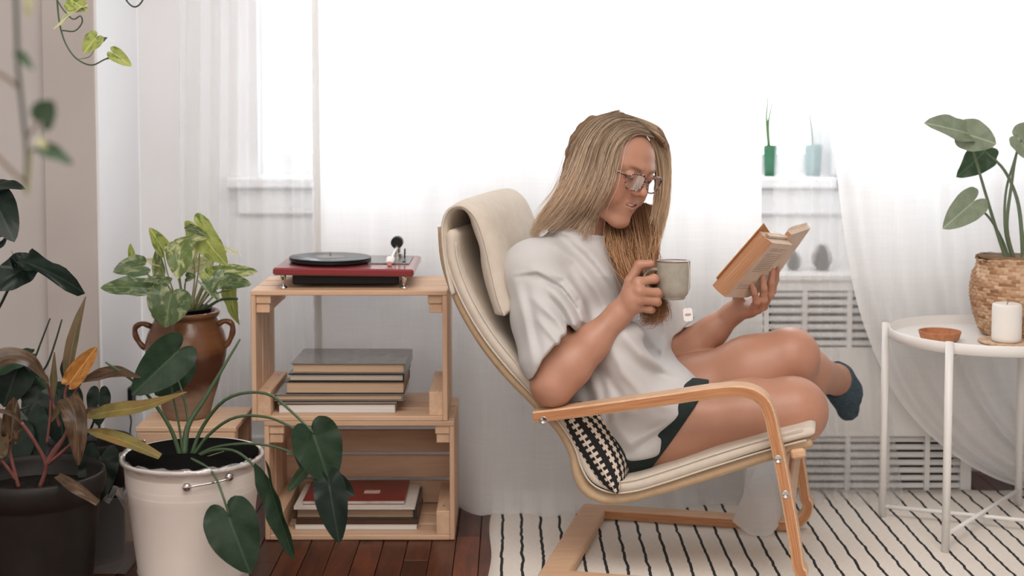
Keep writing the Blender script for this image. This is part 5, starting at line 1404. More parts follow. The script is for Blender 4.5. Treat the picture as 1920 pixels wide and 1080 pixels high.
ML_pale = leaf_mat('pothos_pale', srgb(198,198,150), srgb(214,212,172), .35, srgb(160,170,110))
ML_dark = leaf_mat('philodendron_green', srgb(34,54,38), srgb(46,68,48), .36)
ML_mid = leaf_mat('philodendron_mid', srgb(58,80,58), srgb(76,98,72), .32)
ML_vdark = leaf_mat('deep_green', srgb(27,40,34), srgb(38,53,44), .32)  # darkest of the leaf greens, for the near-black leaves
ML_mon = leaf_mat('basket_plant_green', srgb(124,138,114), srgb(146,158,134), .45)
ML_olive = leaf_mat('fading_olive', srgb(110,100,56), srgb(140,128,72), .4, srgb(150,112,66))
ML_brown = leaf_mat('dry_brown', srgb(60,47,35), srgb(92,74,54), .28, srgb(112,86,68))
ML_purple = leaf_mat('cordyline_bronze', srgb(88,84,58), srgb(112,102,72), .32, srgb(116,80,64))
ML_orange = leaf_mat('yellowing_orange', srgb(160,108,48), srgb(190,136,76), .35, srgb(150,88,40))
M_stem = plain('green_stem', srgb(70,92,62), .45); M_stemd = plain('dark_stem', srgb(44,60,46), .45); M_stemp = plain('pale_stem', srgb(150,150,106), .5)
M_stemr = mottled('red_stem', srgb(98,56,52), srgb(128,78,70), 40, .5); M_stemb = plain('dry_stem', srgb(120,98,80), .7)
M_soil = mottled('dark_soil', srgb(22,19,17), srgb(38,33,29), 90, .95, .6, Spec=.08)
HEART = [(0,1.0),(8,.93),(18,.82),(32,.70),(50,.60),(75,.525),(100,.485),(125,.455),(145,.40),(158,.33),(168,.24),(176,.15),(180,.11)]
OVAL = [(0,1.0),(8,.92),(18,.78),(32,.62),(50,.47),(75,.36),(100,.29),(125,.22),(150,.13),(180,.06)]
ARROW = [(0,1.0),(10,.90),(24,.74),(42,.60),(65,.50),(95,.46),(120,.48),(140,.52),(152,.50),(163,.36),(172,.2),(180,.12)]
def leaf(parent, base, tip, width, mat, facing=(0,-1,.35), fold=.25, droop=.15, shape=HEART, wave=.05, name='leaf', seed=None, curl=0.0):
    """base = where the petiole meets the blade, tip = the point; both (px, py, Y); width in pixels at that depth"""
    B, T = (W(*base) if len(base) == 3 and not isinstance(base, Vector) else Vector(base)), W(*tip) if not isinstance(tip, Vector) else tip
    y = T - B; L = y.length; y = y/L; n = Vector(facing); n = (n - y*n.dot(y)).normalized(); x = y.cross(n)
    wd = width*1.12*B.y/FPX
    A_ = np.array([a for a, r in shape])*math.pi/180; R_ = np.array([r for a, r in shape])
    aa = np.linspace(-math.pi, math.pi, 41)[:-1]; rr = np.interp(np.abs(aa), A_, R_)
    xs = np.abs(rr*np.sin(aa)); kx = wd/(2*xs.max()*L)
    rnd = random.Random(seed if seed is not None else int(base[0]*7+base[1]*13+tip[0]) if not isinstance(base, Vector) else 3); p1, p2 = rnd.uniform(0,6), rnd.uniform(0,6)
    b = MB(); vs = [B]; uv = [(0,0)]; NR = 7
    for i in range(1, NR+1):
        q = i/NR
        for a, r in zip(aa, rr):
            lx, ly = r*math.sin(a)*q*kx, r*math.cos(a)*q
            z = fold*abs(lx)*1.0 - droop*max(0,ly)**2 - droop*.6*min(0,ly)**2 + wave*q*q*math.sin(3*a+p1)*.5 + wave*.5*q**3*math.sin(7*a+p2) + curl*lx*lx*4
            vs.append(B + x*(lx*L) + y*(ly*L) + n*((z + droop*max(0,ly)*.35)*L)); uv.append((lx/max(kx,.01), ly))
    fs = [(0, 1+k, 1+(k+1)%40) for k in range(40)] + [(1+(i-1)*40+k, 1+i*40+k, 1+i*40+(k+1)%40, 1+(i-1)*40+(k+1)%40) for i in range(1, NR) for k in range(40)]
    b.add(vs, fs); o = b.build(name, mat, parent, True); ul_ = o.data.uv_layers.new(name='UVMap')
    for p in o.data.polygons:
        for li, vi in zip(p.loop_indices, p.vertices): ul_.data[li].uv = uv[vi]
    return o
def strap(parent, pts, widths, mat, facing=(0,-1,.3), fold=.35, name='leaf', twist=0.0, wave=.0):
    """long blade along a path of (px, py, Y), widths in pixels along it"""
    P = spline([W(*p) for p in pts], 24); b = MB(); rows = []; uv = []
    for i, p in enumerate(P):
        t = i/23; y = (P[min(23,i+1)]-P[max(0,i-1)]).normalized(); n = Vector(facing); n = (n-y*n.dot(y)).normalized(); x = y.cross(n)
        if twist: ca_, sa_ = math.cos(twist*t), math.sin(twist*t); x, n = x*ca_+n*sa_, n*ca_-x*sa_
        w = float(np.interp(t*(len(widths)-1), range(len(widths)), widths))*p.y/FPX/2
        row = []
        for j in range(9):
            s = (j-4)/4; z = fold*abs(s)*w + wave*w*math.sin(t*14+s*2)
            row.append(p + x*(s*w) + n*z); uv.append((s*.5, t))
        rows.append(row)
    b.grid(rows); o = b.build(name, mat, parent, True); ul_ = o.data.uv_layers.new(name='UVMap')
    for p in o.data.polygons:
        for li, vi in zip(p.loop_indices, p.vertices): ul_.data[li].uv = uv[vi]
    return o
def stem(parent, pts, r, mat, name='stem', n=22):
    P = spline([W(*p) if not isinstance(p, Vector) else p for p in pts], n); b = MB()
    k = len(P); rs_ = [r]*k if not isinstance(r, (tuple, list)) else [r[0]+(r[1]-r[0])*i/(k-1) for i in range(k)]
    b.tube(P, rs_, 8); return b.build(name, mat, parent, True)

# ------------------------------------------------------------------ urn with pothos
UY = 3.41; UC = W(351, 790, UY); UC.z = ZSTOOL + .0005
def urn():
    u = thing('terracotta_urn', 'brown glazed two-handled clay urn standing on the pine box stool', 'urn', UC)
    def R(px): return px*UY/FPX
    zof = lambda y: W(351, y, UY).z - W(351, 787, UY).z
    pr = [(0,787),(41,787),(43,784),(46,772),(52,750),(60,725),(68,700),(74,676),(76,658),(75,645),(71,630),(64,615),(59,606),(57.5,602),(61,599),(63.5,595),(63.5,591),(61,588.5),(57,589),(54,594),(52,605),(60,640),(60,700),(40,740),(0,745)]
    m = NT('urn_glaze'); tc = m.n('ShaderNodeTexCoord'); sp = m.n('ShaderNodeSeparateXYZ'); m.l(tc.outputs['Object'], sp.inputs[0])
    v = m.coord('Object', (1,1,1)); n1 = m.noise(v, 16, 4); n2 = m.noise(m.coord('Object', (1,1,14)), 6, 3)
    zz_ = m.math('ADD', sp.outputs[2], m.math('MULTIPLY', m.math('SUBTRACT', n1, .5), .05))
    c = m.ramp(m.math('MULTIPLY', zz_, 4), [(.0, srgb(150,124,104)), (.24, srgb(160,134,112)), (.33, srgb(92,58,42)), (.60, srgb(84,50,36)), (.655, srgb(118,74,46)), (.70, srgb(132,88,56)), (.9, srgb(124,82,54)), (1, srgb(140,96,64))])
    c = m.mix(m.math('MULTIPLY', n2, .6), c, srgb(70,42,30))
    m.set(Color=c, Rough=m.ramp(m.math('MULTIPLY', zz_, 4), [(.26,(.8,)*3),(.36,(.25,)*3)])).bump(n2, .15, .002)
    b = MB(); b.lathe(UC, [(R(a), zof(y)) for a, y in pr], 64); b.build('body', m.mat, u, True)
    for s, ps in ((-1, [(-64,617),(-80,612),(-93,619),(-93,634),(-84,650),(-75,659)]), (1, [(62,613),(76,607),(88,612),(90,627),(83,645),(75,655)])):
        b = MB(); pts = spline([UC + Vector((R(a), -.01, zof(y))) for a, y in ps], 24); b.tube(pts, [R(5.2)+.0006*math.sin(i) for i in range(24)], 10); b.build('handle', m.mat, u, True)
    return u
urn()
pot_ = thing('pothos_plant', 'marbled pothos in a black nursery pot set into the brown urn', 'plant', UC + Vector((0,0,.235)))
b = MB(); zt_ = W(352, 576, UY).z; zl_ = W(352, 612, UY).z
b.lathe((UC.x+.002, UY, 0), [(0, zl_), (.054, zl_), (.0585, zt_-.004), (.061, zt_-.002), (.061, zt_), (.0575, zt_), (.0555, zt_-.012)], 40); b.build('nursery_pot', M_black, pot_, True)
b = MB(); b.lathe((UC.x+.002, UY, 0), [(.056, zt_-.011), (.03, zt_-.007), (0, zt_-.008)], 24); b.build('soil', M_soil, pot_)
SO = (352, 582, UY)
def pl_(parent, b, t, w, m, root=None, stm=M_stemp, r=.0021, sh=HEART, mid=None, **kw):
    l = leaf(parent, b, t, w, m, shape=sh, **kw)
    if root:
        md = mid or ((b[0]*.55+root[0]*.45)+(6 if b[0] > root[0] else -6), b[1]*.45+root[1]*.55-18, (b[2]+root[2])/2)
        stem(parent, [root, md, b], (r, r*.75), stm)
    return l
P_ = pot_; y0 = UY
for (bx, by, by_, tx, ty, ty_, w, m, rt, kw) in [
    (305,466,3.40, 281,427,3.38, 27, ML_lime, (338,582), dict(fold=.5, facing=(.5,-1,.1))),
    (262,500,3.36, 213,508,3.32, 42, ML_pothosd, (336,584), dict(facing=(-.1,-1,.5))),
    (266,540,3.31, 189,536,3.27, 44, ML_pothosd, (334,586), dict(facing=(.05,-.75,.8), fold=.15)),
    (249,484,3.44, 244,456,3.44, 13, ML_lime, (338,582), dict(fold=.8)),
    (338,470,3.32, 334,521,3.29, 47, ML_pothos, (348,583), dict(facing=(.2,-1,.1))),
    (329,466,3.36, 386,437,3.36, 30, ML_pothos, (350,582), dict(facing=(-.2,-.8,.7), droop=.35)),
    (373,430,3.38, 421,500,3.37, 50, ML_lime, (360,582), dict(facing=(-.3,-1,.2), fold=.1, droop=.3)),
    (356,427,3.38, 384,437,3.36, 14, ML_pothosd, None, dict()),
    (413,513,3.38, 482,507,3.36, 30, ML_pothos, (365,584), dict(facing=(.1,-.9,.6))),
    (421,528,3.35, 469,531,3.33, 30, ML_pothosd, (366,584), dict(facing=(0,-1,.5))),
    (320,557,3.27, 308,613,3.25, 76, ML_pothosd, (342,586), dict(facing=(.05,-1,.45), fold=.12, droop=.25)),
    (432,545,3.42, 444,612,3.42, 31, ML_lime, (372,584), dict(facing=(-.6,-1,.1))),
    (298,524,3.32, 267,527,3.30, 21, ML_pothosd, (340,585), dict(facing=(0,-.6,1))),
    (297,537,3.30, 321,522,3.28, 26, ML_pothosd, (343,585), dict()),
    (416,520,3.30, 388,548,3.28, 30, ML_pothosd, (368,585), dict(facing=(-.2,-1,.3))),
    (384,534,3.29, 412,562,3.27, 20, ML_pothosd, (362,585), dict(facing=(.2,-.5,1))),
    (361,500,3.44, 408,484,3.45, 26, ML_pale, (356,582), dict()),
    (299,512,3.42, 293,467,3.42, 22, ML_pothos, (345,582), dict(fold=.4)),
    (389,508,3.40, 400,478,3.41, 16, ML_pale, (358,582), dict()),
    (291,494,3.42, 259,483,3.42, 15, ML_pale, (342,582), dict(facing=(0,-.6,1))),
    (362,478,3.44, 366,455,3.44, 17, ML_pale, (356,582), dict()),
    (386,512,3.36, 402,530,3.35, 26, ML_lime, (362,584), dict()),
    (352,520,3.33, 366,518,3.32, 16, ML_pothosd, (353,584), dict()),
    (425,468,3.42, 453,478,3.42, 10, ML_pale, (366,582), dict(facing=(0,-.5,1))),
    (283,538,3.36, 276,545,3.35, 16, ML_lime, (340,584), dict())]:
    pl_(P_, (bx,by,by_), (tx,ty,ty_), w, m, (rt[0], rt[1], UY) if rt else None, **kw)
stem(P_, [(364,586,UY), (392,574,3.39), (414,562,3.38), (446,560,3.38)], (.0038,.0030), M_stem, 'cut_stem')

# ------------------------------------------------------------------ white bucket with philodendron
KY = 2.955; KX = W(361, 855, KY).x; KZ = W(361, 853, KY).z
bkt = thing('metal_bucket', 'white ridged metal bucket planter on the floor in front of the crates', 'bucket', (KX, KY, .001))
M_buck = mottled('cream_enamel', srgb(232,222,212), srgb(238,229,220), 8, .38)
Rr = 133*KY/FPX
pr = [(0,.002),(Rr*.735,.002),(Rr*.745,.006)]
for z, q in ((.03,.765),(.06,.785)): pr += [(Rr*(q-.004), z-.006),(Rr*(q+.012), z),(Rr*(q+.002), z+.006)]
for z in (.235,.248): pr += [(Rr*(.735+.23*z/KZ-.0)+.0005, z-.006),(Rr*(.735+.23*z/KZ+.012)+.0005, z),(Rr*(.735+.23*z/KZ+.002)+.0005, z+.006)]
pr += [(Rr*.962, KZ-.008),(Rr*1.0, KZ-.006),(Rr*1.008, KZ-.001),(Rr*.995, KZ+.003),(Rr*.965, KZ+.001),(Rr*.955,KZ-.006),(Rr*.94,KZ-.05),(Rr*.72,.02),(0,.02)]
b = MB(); b.lathe((KX, KY, 0), pr, 80); b.build('body', M_buck, bkt, True)
b = MB(); b.lathe((KX, KY, 0), [(Rr*.935, KZ+.004),(Rr*.925,KZ+.002),(Rr*.915, KZ-.03),(Rr*.90,KZ-.052)], 64); b.build('inner_pot', plain('matte_black', srgb(18,18,18), .9, Spec=.05), bkt, True)
b = MB(); b.lathe((KX, KY, 0), [(Rr*.905, KZ-.05),(Rr*.4, KZ-.04),(0, KZ-.042)], 40); b.build('soil', M_soil, bkt)
h0, h1 = W(350,914,KY-.14), W(452,902,KY-.135)
def onb(p): # push a point out to the bucket wall
    d = Vector((p.x-KX, p.y-KY, 0)).normalized(); r = Rr*(.735+.23*p.z/KZ)+.003; return Vector((KX+d.x*r, KY+d.y*r, p.z)), d
for p in (h0, h1):
    q, d = onb(p); b = MB(); b.lathe(q, [(.0085,-.003),(.0088,.002),(.006,.006),(0,.007)], 16, d.cross(Vector((0,0,1))), Vector((0,0,1)), d); b.build('handle_lug', M_chrome, bkt, True)
b = MB(); q0, d0 = onb(h0); q1, d1 = onb(h1); b.tube(spline([q0+d0*.006, q0.lerp(q1,.12)+d0*.012+Vector((0,0,.002)), q0.lerp(q1,.5)+d0*.013, q0.lerp(q1,.88)+d1*.012, q1+d1*.006], 20), .0021, 8); b.build('handle_wire', M_chrome, bkt, True)
# crumpled clear film lying over the front of the rim
def film_mat():
    m = NT('clear_film'); t = m.n('ShaderNodeBsdfTransparent'); g = m.n('ShaderNodeBsdfGlossy'); g.inputs['Roughness'].default_value = .12; d = m.n('ShaderNodeBsdfDiffuse'); d.inputs[0].default_value = (.8,.8,.8,1)
    a = m.n('ShaderNodeMixShader'); a.inputs[0].default_value = .35; m.l(g.outputs[0], a.inputs[1]); m.l(d.outputs[0], a.inputs[2])
    mx = m.n('ShaderNodeMixShader'); mx.inputs[0].default_value = .3; m.l(t.outputs[0], mx.inputs[1]); m.l(a.outputs[0], mx.inputs[2]); m.l(mx.outputs[0], m.out.inputs[0]); return m.mat
M_film = film_mat()
rnd = random.Random(8); P = []
for i in range(64):
    a = math.radians(150 + 240*i/63); row = []
    for j in range(9):
        t = j/8; rr_ = Rr*(1.018 - .012*(j == 0) - (.10 + .16*math.exp(-((i-14)/9)**2))*max(0, t-.25)); z = KZ + (.004 - .012*(1-t*4) if t < .25 else .0042 + .004*rnd.random() - .012*(t-.25)) 
        row.append(Vector((KX+rr_*math.cos(a), KY+rr_*math.sin(a), z + .003*math.sin(i*1.3+j))))
    P.append(row)
b = MB(); b.grid(P); b.build('plastic_film', M_film, bkt, True)
ph = thing('philodendron', 'philodendron with arching green stems and hanging leaves growing in the white bucket', 'plant', (KX, KY, KZ-.045))
R0 = lambda dx=0, dy=0: (345+dx, 858+dy, KY)
stem(ph, [R0(-6), (318,800,2.95), (262,725,2.93), (198,679,2.90)], (.0052,.0022), M_stem, 'cut_stem')
stem(ph, [R0(0,-2), (352,800,2.97), (385,745,2.99), (412,700,3.0), (450,636,3.02)], (.0072,.0022), M_stem, 'cut_stem')
stem(ph, [R0(-2), (336,800,2.96), (318,712,2.95)], (.0026,.0022), M_stem)
stem(ph, [R0(4), (352,790,3.0), (343,740,3.02), (326,692,3.04)], (.0026,.0022), M_stem)
stem(ph, [R0(12), (380,800,2.96), (430,745,2.93), (500,738,2.90), (550,775,2.86), (588,812,2.84)], (.0042,.0024), M_stem)
stem(ph, [R0(14), (392,815,2.95), (440,783,2.92), (500,782,2.89), (545,800,2.86), (577,820,2.84)], (.0036,.0024), M_stem)
stem(ph, [R0(18), (400,840,2.93), (470,832,2.88), (530,842,2.84), (572,862,2.83)], (.0032,.0022), M_stem)
stem(ph, [R0(18,4), (395,846,2.92), (440,846,2.86), (480,878,2.80), (508,922,2.79)], (.0036,.0022), M_stem)
stem(ph, [R0(10,4), (362,862,2.90), (400,888,2.82), (418,930,2.78), (430,968,2.775)], (.0034,.0022), M_stem)
pl_(ph, (327,664,2.94), (247,741,2.90), 76, ML_dark, facing=(.35,-1,.2), fold=.3, droop=.1)
pl_(ph, (334,684,3.03), (292,744,3.02), 66, ML_dark, facing=(.5,-1,.2), fold=.1)
leaf(ph, (588,818,2.84), (622,912,2.82), 84, ML_dark, facing=(.35,-1,.1), fold=.35, droop=.2)
leaf(ph, (572,826,2.85), (564,880,2.83), 36, ML_dark, facing=(-.6,-1,.3), fold=.4)
leaf(ph, (579,872,2.86), (538,924,2.85), 20, ML_mid, facing=(.2,-1,.4), shape=OVAL, fold=.3)
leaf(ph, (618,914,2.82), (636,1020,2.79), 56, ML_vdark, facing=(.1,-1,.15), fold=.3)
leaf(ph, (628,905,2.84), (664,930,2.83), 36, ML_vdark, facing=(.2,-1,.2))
leaf(ph, (510,920,2.79), (551,1052,2.78), 36, ML_dark, facing=(-.4,-1,.2), fold=.9, shape=ARROW, droop=.1)
leaf(ph, (430,972,2.775), (468,1076,2.74), 92, ML_dark, facing=(.05,-1,.25), fold=.12, droop=.12)
stem(ph, [(352,868,2.94), (375,860,2.93), (398,853,2.93), (420,846,2.93)], .0009, M_stemp, 'twig')

# ------------------------------------------------------------------ dark pot with the drooping cordyline
DY = 2.90; DX = W(66, 886, DY).x; DZ = W(66, 884, DY).z; DR = 131*DY/FPX
dp_ = thing('dark_planter', 'large dark brown ribbed planter pot with a thick rounded rim', 'pot', (DX, DY, .001))
M_dpot = mottled('dark_resin', srgb(32,28,26), srgb(42,37,34), 14, .5, 0, None, Spec=.3)
pr = [(0,.002),(DR*.72,.002),(DR*.735,.008)]
for k in range(26):
    z = .02 + (DZ-.075)*k/25; r = DR*(.74+.20*z/DZ); pr += [(r, z-.002),(r+.0012, z+.002)]
pr += [(DR*.955, DZ-.045),(DR*.985, DZ-.032),(DR*1.0, DZ-.016),(DR*.99, DZ-.002),(DR*.965, DZ+.002),(DR*.94,DZ-.001),(DR*.915,DZ-.01),(DR*.90,DZ-.05),(0,DZ-.052)]
b = MB(); b.lathe((DX, DY, 0), pr, 80); b.build('body', M_dpot, dp_, True)
b = MB(); b.lathe((DX, DY, 0), [(DR*.90, DZ-.040),(DR*.4, DZ-.033),(0, DZ-.035)], 40); b.build('soil', M_soil, dp_)
co = thing('cordyline', 'drooping bronze and olive leaved cordyline with red stems in the dark pot', 'plant', (DX, DY, DZ-.035))
stem(co, [(75,914,2.90), (86,874,2.90), (66,830,2.89), (40,792,2.88)], (.0050,.0036), M_stemr)
stem(co, [(85,872,2.90), (110,838,2.90), (128,800,2.90), (126,760,2.91)], (.0048,.0036), M_stemr)
stem(co, [(84,874,2.90), (118,846,2.90), (150,815,2.90), (160,795,2.90)], (.0042,.0030), M_stemr)
stem(co, [(84,872,2.90), (104,840,2.90), (132,806,2.91), (150,780,2.92)], (.0042,.0030), M_stemr)
stem(co, [(35,914,2.90), (26,880,2.90), (18,840,2.90), (22,812,2.90)], (.0045,.0034), M_stemr)
stem(co, [(30,900,2.90), (8,870,2.89), (-10,850,2.88)], (.0042,.0034), M_stemr)
stem(co, [(88,830,2.90), (93,790,2.90), (95,750,2.90)], (.0030,.0024), M_stemr)
stem(co, [(112,800,2.90), (98,752,2.90), (88,716,2.88)], (.0036,.0026), M_stemr)
stem(co, [(126,765,2.91), (122,740,2.92), (128,716,2.92)], (.0036,.0028), M_stemr)
stem(co, [(126,765,2.91), (140,735,2.92), (152,718,2.93)], (.0030,.0024), M_stemr)
strap(co, [(126,722,2.92), (132,670,2.92), (145,610,2.93), (161,556,2.94)], [8,24,25,16,2], ML_purple, (-.2,-1,.1), .45)
strap(co, [(122,716,2.92), (118,690,2.93), (121,672,2.93)], [6,12,6], ML_vdark, (.5,-1,.1), .3)
leaf(co, (132,716,2.90), (181,650,2.90), 34, ML_orange, facing=(.2,-1,.3), shape=OVAL, fold=.3, droop=.1, wave=.08)
strap(co, [(88,712,2.87), (50,676,2.84), (10,672,2.82), (-30,700,2.80)], [6,34,44,30], ML_brown, (.1,-.7,.8), .3)
strap(co, [(150,716,2.93), (185,704,2.92), (220,698,2.91), (264,708,2.90)], [6,26,24,3], ML_brown, (0,-.8,.6), .3)
strap(co, [(127,746,2.88), (138,770,2.86), (146,820,2.85), (147,872,2.85)], [40,46,34,6], ML_brown, (.2,-1,.2), .25, wave=.12)
strap(co, [(99,752,2.90), (100,715,2.90), (102,660,2.91)], [4,15,2], ML_purple, (.4,-1,.1), .6)
leaf(co, (22,822,2.89), (24,745,2.90), 32, ML_brown, facing=(.2,-1,.2), shape=OVAL, wave=.2, fold=.5)
strap(co, [(40,792,2.88), (20,776,2.87), (-8,770,2.86)], [5,11,9], ML_brown, (0,-.8,.8), .4)
strap(co, [(155,783,2.92), (205,772,2.88), (270,762,2.86), (350,735,2.86)], [4,30,32,20,2], ML_olive, (.05,-.8,.65), .3)
strap(co, [(158,806,2.91), (205,818,2.87), (255,836,2.85), (300,857,2.84)], [3,26,29,24,14], ML_olive, (.1,-.7,.8), .3)
strap(co, [(150,782,2.92), (170,770,2.92), (190,765,2.93)], [5,14,3], ML_brown, (0,-1,.5), .4)
strap(co, [(96,790,2.89), (108,770,2.88), (116,748,2.88)], [4,14,3], ML_purple, (0,-1,.3), .6)
leaf(co, (-4,850,2.88), (-2,780,2.89), 34, ML_purple, facing=(.4,-1,.2), shape=OVAL, fold=.5)
strap(co, [(108,892,2.80), (140,914,2.76), (184,944,2.74)], [14,24,12], ML_brown, (.1,-.8,.6), .3, wave=.15)

# ------------------------------------------------------------------ black nursery pot with the dark climbing plant behind
NX, NY = W(168, 850, 3.20).x, 3.20; NZ = W(168, 822, 3.20).z
np_ = thing('nursery_pot', 'black plastic nursery pot half hidden behind the dark planter', 'pot', (NX, NY, .001))
b = MB(); b.lathe((NX, NY, 0), [(0,.002),(.075,.002),(.088,NZ-.04),(.093,NZ-.038),(.094,NZ-.002),(.092,NZ),(.088,NZ-.002),(.086,NZ-.03),(0,NZ-.032)], 56); b.build('body', M_black, np_, True)
b = MB(); b.lathe((NX, NY, 0), [(.086,NZ-.026),(0,NZ-.02)], 24); b.build('soil', M_soil, np_)
dk = thing('climbing_philodendron', 'dark green leaved climber with long bare stems behind the cordyline', 'plant', (NX, NY, NZ-.02))
Q = (150, 838, 3.20)
for pts, r in (([Q,(90,800,3.22),(45,735,3.24),(70,660,3.25),(94,597,3.26)],(.004,.0018)), ([Q,(110,800,3.22),(40,745,3.24),(85,690,3.24),(104,640,3.24),(116,599,3.24)],(.004,.0018)), ([Q,(110,800,3.2),(70,762,3.16),(30,770,3.12)],(.003,.002)),
               ([Q,(120,790,3.2),(90,740,3.2),(60,700,3.18),(30,672,3.16)],(.003,.002)), ([Q,(172,800,3.18),(184,760,3.16),(186,738,3.15)],(.003,.002)), ([Q,(178,850,3.1),(186,800,3.06),(184,760,3.05)],(.003,.0024)), ([Q,(120,840,3.19),(60,830,3.15),(48,820,3.13)],(.003,.002))):
    stem(dk, pts, r, M_stemd)
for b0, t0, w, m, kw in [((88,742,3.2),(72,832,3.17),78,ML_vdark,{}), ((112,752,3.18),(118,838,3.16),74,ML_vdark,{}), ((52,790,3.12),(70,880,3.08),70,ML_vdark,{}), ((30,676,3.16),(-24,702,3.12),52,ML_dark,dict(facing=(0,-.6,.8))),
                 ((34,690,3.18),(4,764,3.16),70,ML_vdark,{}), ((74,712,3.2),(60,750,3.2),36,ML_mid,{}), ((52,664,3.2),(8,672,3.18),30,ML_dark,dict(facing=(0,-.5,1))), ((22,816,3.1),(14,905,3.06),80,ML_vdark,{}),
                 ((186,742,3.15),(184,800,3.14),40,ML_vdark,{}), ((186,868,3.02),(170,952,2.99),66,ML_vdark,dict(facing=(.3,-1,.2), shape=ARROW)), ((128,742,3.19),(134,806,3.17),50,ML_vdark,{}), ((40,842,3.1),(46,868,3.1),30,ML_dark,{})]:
    leaf(dk, b0, t0, w, m, **dict(dict(facing=(.1,-1,.3), fold=.2), **kw))
# large leaves reaching in from a plant beyond the left edge
bl = thing('broad_leaf_plant', 'broad glossy dark leaves reaching in at the edge beside the greige wall', 'plant', W(-70, 1000, 3.25))
bp_ = W(-70, 900, 3.25); b = MB(); b.lathe((bp_.x, bp_.y, 0), [(0,.002),(.07,.002),(.09,.16),(.094,.165),(.088,.166),(.085,.15),(0,.15)], 40); b.build('pot', M_dpot, bl, True)
bpx = (-70, 925, 3.25)
for e in ((-8,352,3.2),(38,496,3.15),(2,500,3.18),(-4,440,3.2)): stem(bl, [bpx, (-68,720,3.25), (e[0]-30, (e[1]+620)/2, 3.22), e], (.005,.0026), M_stemd)
leaf(bl, (-8,378,3.2), (26,452,3.16), 60, ML_vdark, facing=(.3,-1,.2), fold=.2)
leaf(bl, (-14,350,3.2), (44,347,3.16), 30, ML_vdark, facing=(0,-.6,.9))
leaf(bl, (38,490,3.14), (148,525,3.08), 32, ML_vdark, facing=(.05,-.75,.75), shape=OVAL, fold=.3, wave=.2, droop=.3)
leaf(bl, (44,503,3.16), (-20,545,3.12), 56, ML_vdark, facing=(.1,-1,.4), shape=HEART, wave=.1)
strap(bl, [(-12,470,3.2),(6,456,3.19),(14,442,3.18)], [6,12,3], ML_vdark)
strap(bl, [(-20,448,3.24),(-4,444,3.23),(14,441,3.23)], [3,4,2], ML_vdark)

# ------------------------------------------------------------------ clear box on the floor between the pots
M_clear = film_mat(); cb = thing('clear_plastic_box', 'clear crumpled plastic box on the floor between the dark planter and the bucket', 'box', W(212, 1040, 3.12))
x0, x1 = W(166, 1000, 3.12).x, W(244, 1000, 3.12).x; zt_ = W(210, 925, 3.12).z
for (lo_, hi_) in (((x0,3.08,.002),(x1,3.083,zt_)), ((x0,3.20,.002),(x1,3.203,zt_)), ((x0,3.083,.002),(x0+.003,3.2,zt_)), ((x1-.003,3.083,.002),(x1,3.2,zt_))):
    b = MB(); b.box(lo_, hi_); b.build('side_panel', M_clear, cb)
b = MB(); b.box((x0+.003,3.083,.002),(x1-.003,3.2,.006)); b.build('base', M_clear, cb)
b = MB(); P = [[Vector((x0 + (x1-x0)*i/10, 3.075 + .13*j/8, zt_ + .012*math.sin(i*1.7+j) + .01*math.sin(j*2.1-i*.8))) for i in range(11)] for j in range(9)]; b.grid(P); b.build('film_cover', M_clear, cb)
# power adapter on the wall with its cord
ad = thing('power_adapter', 'small black power adapter with a hanging cord on the white wall behind the urn', 'power adapter', W(242, 776, 3.80))
b = MB(); p = W(241, 750, 3.80); b.box((p.x-.011, 3.79, p.z-.034), (p.x+.011, 3.84, p.z+.034), .005); b.build('housing', M_black, ad)
stem(ad, [(243,774,3.79),(246,790,3.78),(244,812,3.77),(250,840,3.76),(262,930,3.74)], .0022, M_black, 'cord')

M_stemg = plain('grey_green_stem', srgb(104,120,94), .5)
# ------------------------------------------------------------------ plant in the seagrass basket
mp_ = thing('elephant_ear_plant', 'grey-green heart-leaved plant with tall stems in the seagrass basket', 'plant', (BX, BYY, ZF+.15))
MR = lambda dx, dy=0: (1893+dx, 502+dy, BYY)
stem(mp_, [MR(0), (1876,455,3.46), (1850,370,3.45), (1816,252,3.42)], (.0052,.0028), M_stemg)
stem(mp_, [MR(4), (1880,452,3.47), (1852,405,3.44), (1826,385,3.42), (1812,381,3.41)], (.0040,.0022), M_stemg)
stem(mp_, [MR(12), (1886,440,3.48), (1886,360,3.50), (1902,300,3.50), (1912,266,3.49)], (.0042,.0024), M_stemg)
stem(mp_, [MR(12,-2), (1888,430,3.44), (1896,350,3.42), (1906,288,3.40), (1915,262,3.40)], (.0052,.0028), M_stemg)
stem(mp_, [MR(26), (1916,440,3.46), (1906,370,3.47), (1880,315,3.49), (1848,286,3.50)], (.0062,.0030), M_stemg)
stem(mp_, [MR(30), (1910,495,3.44), (1925,478,3.43)], (.006,.004), M_stemg)
leaf(mp_, (1816,251,3.42), (1736,228,3.36), 46, ML_mon, facing=(.2,-.9,.6), fold=.25, shape=OVAL, droop=.05)
leaf(mp_, (1812,252,3.42), (1869,268,3.40), 58, ML_mon, facing=(.1,-1,.25), fold=.15, shape=HEART)
leaf(mp_, (1845,285,3.50), (1799,331,3.48), 52, ML_mid, facing=(.2,-1,.2), fold=.25, wave=.12)
leaf(mp_, (1822,381,3.41), (1769,428,3.37), 52, ML_mon, facing=(.25,-1,.45), fold=.35)
leaf(mp_, (1912,264,3.40), (1936,300,3.38), 44, ML_mon, facing=(.2,-1,.2), fold=.2)
leaf(mp_, (1917,255,3.42), (1945,232,3.40), 40, ML_mon, facing=(-.1,-1,.4))

